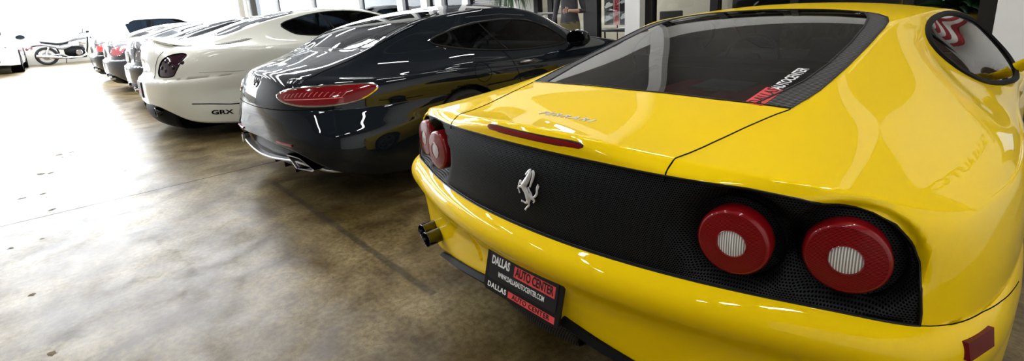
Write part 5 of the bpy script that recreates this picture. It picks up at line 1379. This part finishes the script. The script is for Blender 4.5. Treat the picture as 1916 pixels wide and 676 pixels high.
# ---------------------------------------------------------------- motorcycle by the end wall
def build_bike(loc, sc):
    T = thing('motorcycle', 'silver and black muscle motorcycle standing by the low wall', 'motorcycle', loc); T.scale = (sc, sc, sc)
    dk = M['trim']; ch = M['chrome']; sil = noise_mat('silver_tank_paint', (.50, .51, .54), (.58, .59, .62), 3, (.2, .3), metal=.5)
    def wh(y, r, w, nm):
        W_ = obj(nm, lathe([(r-.09,-w/2+.02),(r-.04,-w/2),(r-.01,-w/2+.03),(r,0),(r-.01,w/2-.03),(r-.04,w/2),(r-.09,w/2-.02)], 40, aim((0, y, r), (1, 0, 0))), M['rubber'], T)
        obj('rim', lathe([(r-.088,-w/2+.02),(r-.11,0),(r-.088,w/2-.02)], 40, aim((0, y, r), (1, 0, 0))), ch, W_)
        g = bmesh.new()
        for k in range(5):
            a = 2*PI*k/5 + .3; add_tube(g, [(0, y + .03*math.cos(a), r + .03*math.sin(a)), (0, y + (r-.1)*math.cos(a), r + (r-.1)*math.sin(a))], [.022, .014], 6)
        add_lathe(g, [(0,-.06),(.05,-.06),(.05,.06),(0,.06)], 16, aim((0, y, r), (1, 0, 0)))
        obj('spokes', g, M['alu'], W_)
        obj('brake_disc', lathe([(.07,.055),(.14,.055),(.14,.062),(.07,.062)], 28, aim((0, y, r), (1, 0, 0))), M['disc'], W_)
    wh(0, .32, .19, 'rear_wheel'); wh(1.58, .33, .12, 'front_wheel')
    def mesh_loft(name, secs, mt, parent=T, n=14):
        """secs: (y, z, half width, half height)"""
        G_ = [[(w * math.cos(a), y, z + h * math.sin(a)) for a in [2*PI*k/n for k in range(n + 1)]] for y, z, w, h in secs]
        g = bmesh.new(); add_grid(g, grid_eval(np.array(G_), 3, 1)); bmesh.ops.remove_doubles(g, verts=g.verts, dist=.0006)
        es = [e for e in g.edges if len(e.link_faces) == 1]; bmesh.ops.holes_fill(g, edges=es); bmesh.ops.recalc_face_normals(g, faces=g.faces)
        return obj(name, g, mt, parent)
    mesh_loft('fuel_tank', [(.62,.78,.05,.04),(.72,.84,.13,.08),(.90,.90,.155,.10),(1.08,.92,.14,.095),(1.20,.90,.06,.05)], sil)
    mesh_loft('seat', [(-.10,.84,.06,.03),(.0,.81,.13,.04),(.20,.76,.14,.045),(.42,.72,.13,.05),(.62,.76,.11,.05),(.68,.80,.06,.03)], M['trim'])
    mesh_loft('tail_section', [(-.36,.72,.03,.02),(-.25,.73,.09,.05),(-.05,.74,.12,.06),(.15,.68,.12,.07),(.40,.62,.10,.08)], sil)
    mesh_loft('rear_fender', [(-.45,.58,.05,.015),(-.35,.66,.08,.02),(-.15,.70,.09,.02),(.05,.70,.09,.02)], M['trim'])
    mesh_loft('side_cover', [(.30,.58,.12,.04),(.45,.60,.15,.10),(.62,.62,.14,.10),(.74,.66,.08,.06)], sil)
    en = mesh_loft('engine', [(.48,.42,.12,.08),(.60,.42,.20,.17),(.80,.43,.22,.20),(.98,.44,.20,.17),(1.06,.46,.10,.10)], M['satin_black'])
    for s in (1, -1):
        obj('engine_cover', lathe([(.0,.03),(.085,.03),(.10,.01),(.105,0)], 24, aim((s*.20, .88, .38), (s, 0, 0))), ch, en)
        obj('cylinder_head', lathe([(.07,0),(.08,.04),(.07,.12),(.0,.13)], 18, aim((s*.05, .95, .58), (s*.5, .35, .7))), M['alu'], en)
        obj('air_scoop', box(s*.16 - .03, s*.16 + .03, .92, 1.12, .66, .80, .02, 2), ch, T)
        obj('exhaust_pipe', tube([(s*.14,1.05,.42),(s*.18,1.08,.28),(s*.20,.90,.20),(s*.21,.5,.21),(s*.21,.30,.24)], [.024,.024,.026,.028,.035], 10), ch, T)
        obj('muffler', tube([(s*.21,.42,.23),(s*.22,.30,.25),(s*.23,-.10,.32),(s*.23,-.26,.35)], [.03,.052,.058,.050], 14), ch, T)
        obj('shock_absorber', tube([(s*.15,-.02,.34),(s*.14,.12,.64)], [.028,.032], 10), ch, T)
        obj('fork_leg', tube([(s*.10,1.58,.33),(s*.10,1.27,1.0)], [.028,.024], 10), ch, T)
        obj('turn_signal', lathe([(0,-.03),(.028,-.02),(.03,.02),(0,.03)], 12, aim((s*.16, -.34, .62), (0, -1, 0))), M['red_glossy'], T)
        obj('mirror', lathe([(0,-.01),(.055,-.006),(.055,.004),(0,.008)], 18, aim((s*.34, 1.12, 1.30), (0, -1, 0))), M['chrome'], T)
        obj('mirror_stem', tube([(s*.30,1.10,1.06),(s*.33,1.14,1.22),(s*.34,1.12,1.29)], .008, 6), dk, T)
    obj('frame_tube', tube([(0,1.22,.92),(.0,1.15,.55),(0,1.05,.20),(0,.6,.18),(0,.35,.32),(0,.30,.62)], .026, 10), dk, T)
    obj('swing_arm', tube([(.12,.02,.32),(.12,.42,.36),(-.12,.42,.36),(-.12,.02,.32)], .022, 8), M['alu'], T)
    obj('handlebar', tube([(-.36,1.02,1.05),(-.28,1.10,1.08),(-.10,1.22,1.04),(.10,1.22,1.04),(.28,1.10,1.08),(.36,1.02,1.05)], .016, 8), dk, T)
    obj('headlight', lathe([(0,-.10),(.06,-.09),(.10,-.02),(.105,.03),(.09,.045),(0,.05)], 24, aim((0,1.36,.92), (0, 1, 0))), ch, T)
    obj('instrument_pod', box(-.07, .07, 1.20, 1.30, 1.06, 1.14, .02, 2), dk, T)
    obj('front_fender', tube([(0,1.58 + .36*math.cos(a), .33 + .36*math.sin(a)) for a in [math.radians(d) for d in range(20, 141, 12)]], .045, 8), sil, T)
    obj('tail_light', lathe([(0,-.04),(.045,-.03),(.05,.01),(.03,.03),(0,.035)], 16, aim((0,-.47,.60), (0, -1, 0))), M['red_glossy'], T)
    obj('plate_bracket', box(-.09,.09,-.47,-.45,.40,.54,.006,1), M['white_print'], T)
    obj('kick_stand', tube([(-.12,.5,.20),(-.26,.46,.01)], .012, 6), dk, T)
    return T
build_bike((-25.9, -1.42, 0), 1.12)

# ---------------------------------------------------------------- office side
def person():
    T = thing('person', 'person in a dark grey top and olive trousers walking past the glazed door', 'person', (-4.42, 5.45, 0), .5)
    V = [(0,0,.98),(0,.0,1.12),(0,.01,1.28),(0,.0,1.44),(0,.0,1.52),(0,-.015,1.60),(0,-.02,1.70)]
    rad = [.15,.145,.165,.12,.055,.075,.085]
    E = [(0,1),(1,2),(2,3),(3,4),(4,5),(5,6)]
    def add(p, r, par): V.append(p); rad.append(r); E.append((par, len(V) - 1)); return len(V) - 1
    for s, st in ((1, .20), (-1, -.16)):
        h = add((s*.095, 0, .90), .105, 0); k = add((s*.10, -st*.5 - .02, .50), .065, h); a = add((s*.10, -st - (.0 if st > 0 else -.06), .10), .042, k); add((s*.105, -st - .16, .045), .036, a)
    arms = {}
    for s in (1, -1):
        sh = add((s*.185, 0, 1.42), .062, 3); el = add((s*.245, .02, 1.16), .046, sh)
        wr = add((s*.10, -.22, 1.17), .030, el) if s > 0 else add((s*.27, -.12, .93), .030, el)
        pm_ = add((s*.03, -.265, 1.18), .030, wr) if s > 0 else add((s*.275, -.15, .86), .030, wr)
        arms[s] = (wr, pm_)
    me = bpy.data.meshes.new('body'); me.from_pydata(V, E, [])
    o = bpy.data.objects.new('body', me); COL.objects.link(o)
    sk = o.modifiers.new('skin', 'SKIN')
    for i, r in enumerate(rad): me.skin_vertices[0].data[i].radius = (r, r * (.72 if i < 4 else 1))
    for d in me.skin_vertices[0].data: d.use_root = False
    me.skin_vertices[0].data[0].use_root = True
    sb = o.modifiers.new('sub', 'SUBSURF'); sb.levels = 2
    dg = bpy.context.evaluated_depsgraph_get(); dg.update()
    me2 = bpy.data.meshes.new_from_object(o.evaluated_get(dg)); bpy.data.objects.remove(o)
    bm = bmesh.new(); bm.from_mesh(me2)
    mats = [noise_mat('skin_tone', (.55, .32, .24), (.62, .38, .29), 20, (.5, .6)), noise_mat('dark_grey_shirt', (.045, .045, .055), (.07, .07, .08), 12, (.8, .95)), noise_mat('olive_trousers', (.13, .11, .045), (.18, .15, .07), 12, (.8, .95)), M['trim'], noise_mat('brown_hair', (.03, .02, .012), (.06, .04, .025), 30, (.6, .8))]
    for f in bm.faces:
        c = f.calc_center_median()
        f.material_index = 0
        if c.z < .10: f.material_index = 3
        elif c.z < .98 and abs(c.x) < .22: f.material_index = 2
        elif c.z < 1.50 and not (c.y < -.13 and c.x > -.05 and c.z > 1.1) and c.z > .95: f.material_index = 1
        elif c.z > 1.70 or (c.z > 1.60 and c.y > .01): f.material_index = 4
    # fingers
    for s in (1, -1):
        base = Vector((.03, -.265, 1.18)) if s > 0 else Vector((-.275, -.15, .86))
        d = Vector((-.8, -.5, .05)) if s > 0 else Vector((0, -.25, -1)); d.normalize()
        side = d.cross(Vector((0, 0, 1) if s > 0 else (1, 0, 0))).normalized(); curl = Vector((0, .5, -.8)) if s > 0 else Vector((.6, .4, 0))
        perp = d.cross(side)
        for k, L_ in enumerate((.068, .078, .073, .058)):
            p0 = base + perp * ((k - 1.5) * .019) + d * .015
            add_tube(bm, [p0, p0 + d * L_ * .5, p0 + d * L_ * .85 + curl * .012, p0 + d * L_ + curl * .03], [.0095, .009, .008, .006], 8)
        p0 = base - perp * .028; add_tube(bm, [p0, p0 - perp * .022 + d * .02, p0 - perp * .025 + d * .05], [.012, .010, .008], 8)
    # nose, ears
    add_tube(bm, [(0, -.105, 1.645), (0, -.125, 1.625), (0, -.112, 1.61)], [.008, .012, .008], 8)
    for s in (1, -1): add_tube(bm, [(s*.082, -.01, 1.66), (s*.09, 0, 1.64), (s*.082, -.008, 1.61)], [.008, .013, .007], 8)
    b = obj('body', bm, mats, T)
    obj('eyes', tube([(-.032, -.092, 1.655), (-.028, -.094, 1.655)], .009, 8), M['white_print'], T)
    obj('mouth', tube([(-.022, -.098, 1.582), (0, -.103, 1.580), (.022, -.098, 1.582)], .004, 6), mat('lip_tone', (.45, .18, .16), .5), T)
    obj('belt', tube([(.128*math.cos(a), .088*math.sin(a), .972) for a in [2*PI*k/24 for k in range(24)]], .016, 8, True), M['trim'], T)
person()

def fern(T, c, n, L, seed, mt, droop=1., thick=.006):
    rnd = random.Random(seed); g = bmesh.new()
    for k in range(n):
        a = rnd.uniform(0, 2*PI); l = L * rnd.uniform(.6, 1.1); el = rnd.uniform(.2, 1.2)
        pts = [Vector(c)]
        d = Vector((math.cos(a) * math.cos(el), math.sin(a) * math.cos(el), math.sin(el)))
        for i in range(7):
            d = (d + Vector((0, 0, -.22 * droop))).normalized(); pts.append(pts[-1] + d * l / 7)
        u = d.cross(Vector((0, 0, 1))).normalized()
        rows = []
        for i, p in enumerate(pts):
            w = thick * math.sin(PI * (i + .6) / 8) + .001; rows.append((g.verts.new(p - u * w), g.verts.new(p + Vector((0, 0, w * .5))), g.verts.new(p + u * w)))
        for r0, r1 in zip(rows[:-1], rows[1:]):
            g.faces.new((r0[0], r0[1], r1[1], r1[0])); g.faces.new((r0[1], r0[2], r1[2], r1[1]))
    o = obj('foliage', g, mt, T); sd = o.modifiers.new('t', 'SOLIDIFY'); sd.thickness = .001
    return o
leafm = noise_mat('fern_green', (.03, .08, .035), (.07, .15, .06), 9, (.4, .6))
T = thing('hanging_fern', 'green drooping fern by the pale wall, seen above the black coupe roof', 'plant', (-6.55, 6.1, 0))
fern(T, (0, 0, 1.78), 150, .85, 3, leafm, 2.6, .009)
obj('pot', lathe([(0,1.52),(.11,1.52),(.15,1.74),(.155,1.76),(.14,1.76),(.12,1.70),(0,1.70)], 28), M['satin_black'], T)
obj('pot_stand', lathe([(.16,0),(.16,.02),(.02,.03),(.02,1.50),(.12,1.51),(.12,1.525),(0,1.525)], 20), M['frame'], T)
T = thing('potted_plant', 'broad-leaved dark green plant in a yellow pot behind the shop glass', 'plant', (.30, 7.0, 0))
fern(T, (0, 0, .95), 70, .75, 5, noise_mat('deep_leaf_green', (.012, .05, .015), (.03, .12, .035), 6, (.3, .5)), .8, .045)
obj('pot', lathe([(0,0),(.17,0),(.24,.90),(.25,.93),(.22,.93),(.20,.86),(0,.86)], 32), mat('mustard_pot', (.42, .30, .01), .4), T)
obj('stem', tube([(0,0,.85),(.01,.01,1.3),(0,.0,1.75)], [.015, .012, .009], 8), noise_mat('stem_bark', (.20, .15, .05), (.3, .22, .08), 20, (.7, .8)), T)

# desk, cloth, banner in the office window
T = thing('office_desk', 'grey-topped desk on thin legs behind the shop window beside the white column', 'desk', (-4.55, 7.25, 0))
obj('desk_top', box(-.75, .75, -.35, .35, .72, .76, .01, 2), mat('slate_desk_top', (.10, .12, .15), .15), T)
for x in (-.68, .68):
    for y in (-.28, .28): obj('leg', tube([(x, y, .72), (x * .95, y, 0)], .018, 8), M['frame'], T)
g = bmesh.new(); G_ = []
rnd = random.Random(4)
for i in range(9): G_.append([(-.30 + j * .075, -.2 + i * .05, .772 + .11 * math.exp(-((j - 4.5) / 3.0)**2 - ((i - 4) / 2.6)**2) * (1 + .25 * rnd.uniform(-1, 1))) for j in range(9)])
add_grid(g, grid_eval(np.array(G_), 3, 3)); bmesh.ops.recalc_face_normals(g, faces=g.faces)
o = obj('folded_cloth', g, noise_mat('pale_blue_cloth', (.62, .72, .82), (.8, .86, .92), 9, (.8, .9)))
o.location = (-4.28, 7.2, 0); tag(o, 'crumpled pale blue cloth lying on the office desk', 'cloth'); sd = o.modifiers.new('t', 'SOLIDIFY'); sd.thickness = .006; sd.offset = 1
T = thing('display_banner', 'black upright banner with car pictures and a red AUTO CENTER stripe, behind the desk', 'banner', (-5.15, 7.85, 0))
obj('banner_sheet', box(-.32, .32, -.004, .004, .80, 2.2), M['plate_black'], T)
BM = basis_m((0, -.006, 1.5), (1, 0, 0), (0, 0, 1))
obj('banner_stripe', prism([(-.065,-.70),(.065,-.70),(.065,.70),(-.065,.70)], 0, .002, BM), M['red_print'], T)
for x in (-.075, .065): obj('banner_border', prism([(x,-.70),(x+.01,-.70),(x+.01,.70),(x,.70)], 0, .0025, BM), M['white_print'], T)
obj('banner_wording', text_bm('DALLAS AUTO CENTER', .105, .0006, BM @ Matrix.Translation((0, -.0, .003)) @ Matrix.Rotation(-PI/2, 4, 'Z'), sx=1.0, bold=.002), M['plate_black'], T, smooth=False)
for k, (x, z) in enumerate(((-.20,-.56),(.20,-.52),(-.20,-.28),(.20,-.20),(-.20,.02),(.20,.10),(-.20,.32),(.20,.42))):
    car_pts = [(-.10,-.04),(.10,-.04),(.11,0),(.06,.02),(.03,.06),(-.04,.06),(-.08,.02),(-.11,.01)]
    obj('banner_picture', prism(car_pts, 0, .001, BM @ Matrix.Translation((x, z, .001)) @ Matrix.Rotation(.3, 4, 'Z')), M['white_print'] if k % 3 else mat('grey_print', (.4, .45, .5), .5), T)
obj('banner_foot', box(-.34, .34, -.12, .12, 0, .03, .01, 2), M['frame'], T); obj('banner_pole', tube([(0, .02, .03), (0, .02, 2.2)], .012, 8), M['frame'], T)
T = thing('office_chair', 'dark office chair behind the desk in the shop window', 'chair', (-3.95, 7.9, 0), .4)
obj('seat', box(-.24, .24, -.24, .24, .44, .52, .035, 3), M['leather'], T); obj('backrest', box(-.22, .22, .20, .26, .58, 1.05, .025, 3), M['leather'], T)
obj('column', tube([(0,0,.08),(0,0,.44)], .03, 10), M['frame'], T)
for k in range(5): a = 2*PI*k/5; obj('leg', tube([(0,0,.09),(.28*math.cos(a),.28*math.sin(a),.05)], [.025,.018], 6), M['frame'], T)
T = thing('file_box', 'small dark grey cabinet standing by the glazed door', 'cabinet', (-4.95, 5.95, 0))
obj('cabinet_body', box(-.26, .16, -.2, .2, 0, .72, .012, 2), mat('dark_grey_enamel', (.07, .075, .08), .4), T)
for z in (.14, .36, .58):
    d_ = obj('drawer', box(-.24, .14, -.212, -.2, z - .09, z + .09, .004, 1), mat('dark_grey_drawer', (.09, .095, .10), .4), T)
    obj('handle', box(-.10, .0, -.225, -.212, z + .03, z + .045, .003, 1), M['alu'], d_)

# striped flag hanging on the wall beyond the right column
fw, fh, fx0, fz0 = .52, .92, 1.13, 2.34
def flag_pt(i, j, off=0.):
    u, v = i / 26, j / 39
    return (fx0 + fw * u + .02 * math.sin(v * 5), Y1 - .12 + off + .035 * math.sin(u * 11 + v * 3), fz0 - fh * v - .10 * math.sin(u * 9 + 1.2 * v) * (.4 + .6 * v) * .6 + .10 * u * v)
g = bmesh.new(); nx, nz_ = 26, 39
vs = [[g.verts.new(flag_pt(i, j)) for i in range(nx + 1)] for j in range(nz_ + 1)]
for j in range(nz_):
    for i in range(nx):
        f = g.faces.new((vs[j][i], vs[j+1][i], vs[j+1][i+1], vs[j][i+1])); f.material_index = (j // 3) % 2
        if j < 12 and i < 11: f.material_index = 2
o = obj('flag', g, [noise_mat('flag_red', (.30, .02, .03), (.38, .03, .04), 5, (.8, .9)), mat('flag_white', (.8, .78, .74), .9), mat('flag_blue', (.02, .03, .12), .9)], None)
tag(o, 'red and white striped flag hanging on the wall right of the glazing', 'flag')
sd = o.modifiers.new('t', 'SOLIDIFY'); sd.thickness = .003
g = bmesh.new()
for r in range(6):
    for c_ in range(5 if r % 2 == 0 else 4):
        p = [(.010 * (1 if k % 2 == 0 else .42) * math.sin(PI * k / 5), .010 * (1 if k % 2 == 0 else .42) * math.cos(PI * k / 5)) for k in range(10)]
        add_prism(g, p, 0, .0015, basis_m(flag_pt(1.2 + c_ * 2.1 + (1 if r % 2 else 0), 1 + r * 2, -.006), (1, 0, 0), (0, 0, 1)))
bmesh.ops.recalc_face_normals(g, faces=g.faces)
obj('flag_stars', g, M['white_print'], o, smooth=False)
obj('flag_rod', tube([(1.05, Y1 - .12, 2.36), (1.72, Y1 - .12, 2.36)], .010, 8), M['frame'], o)

g = text_bm('DALLAS AUTO', .20, .004, basis_m((1.86, Y1 - .006, 2.98), (0, 0, 1), (-1, 0, 0)), sx=.82, bold=.003)
o = obj('wall_lettering', g, mat('dark_wall_letters', (.03, .03, .03), .6), None, smooth=False)
tag(o, 'dark upright sign letters on the white wall above the side door', 'sign')
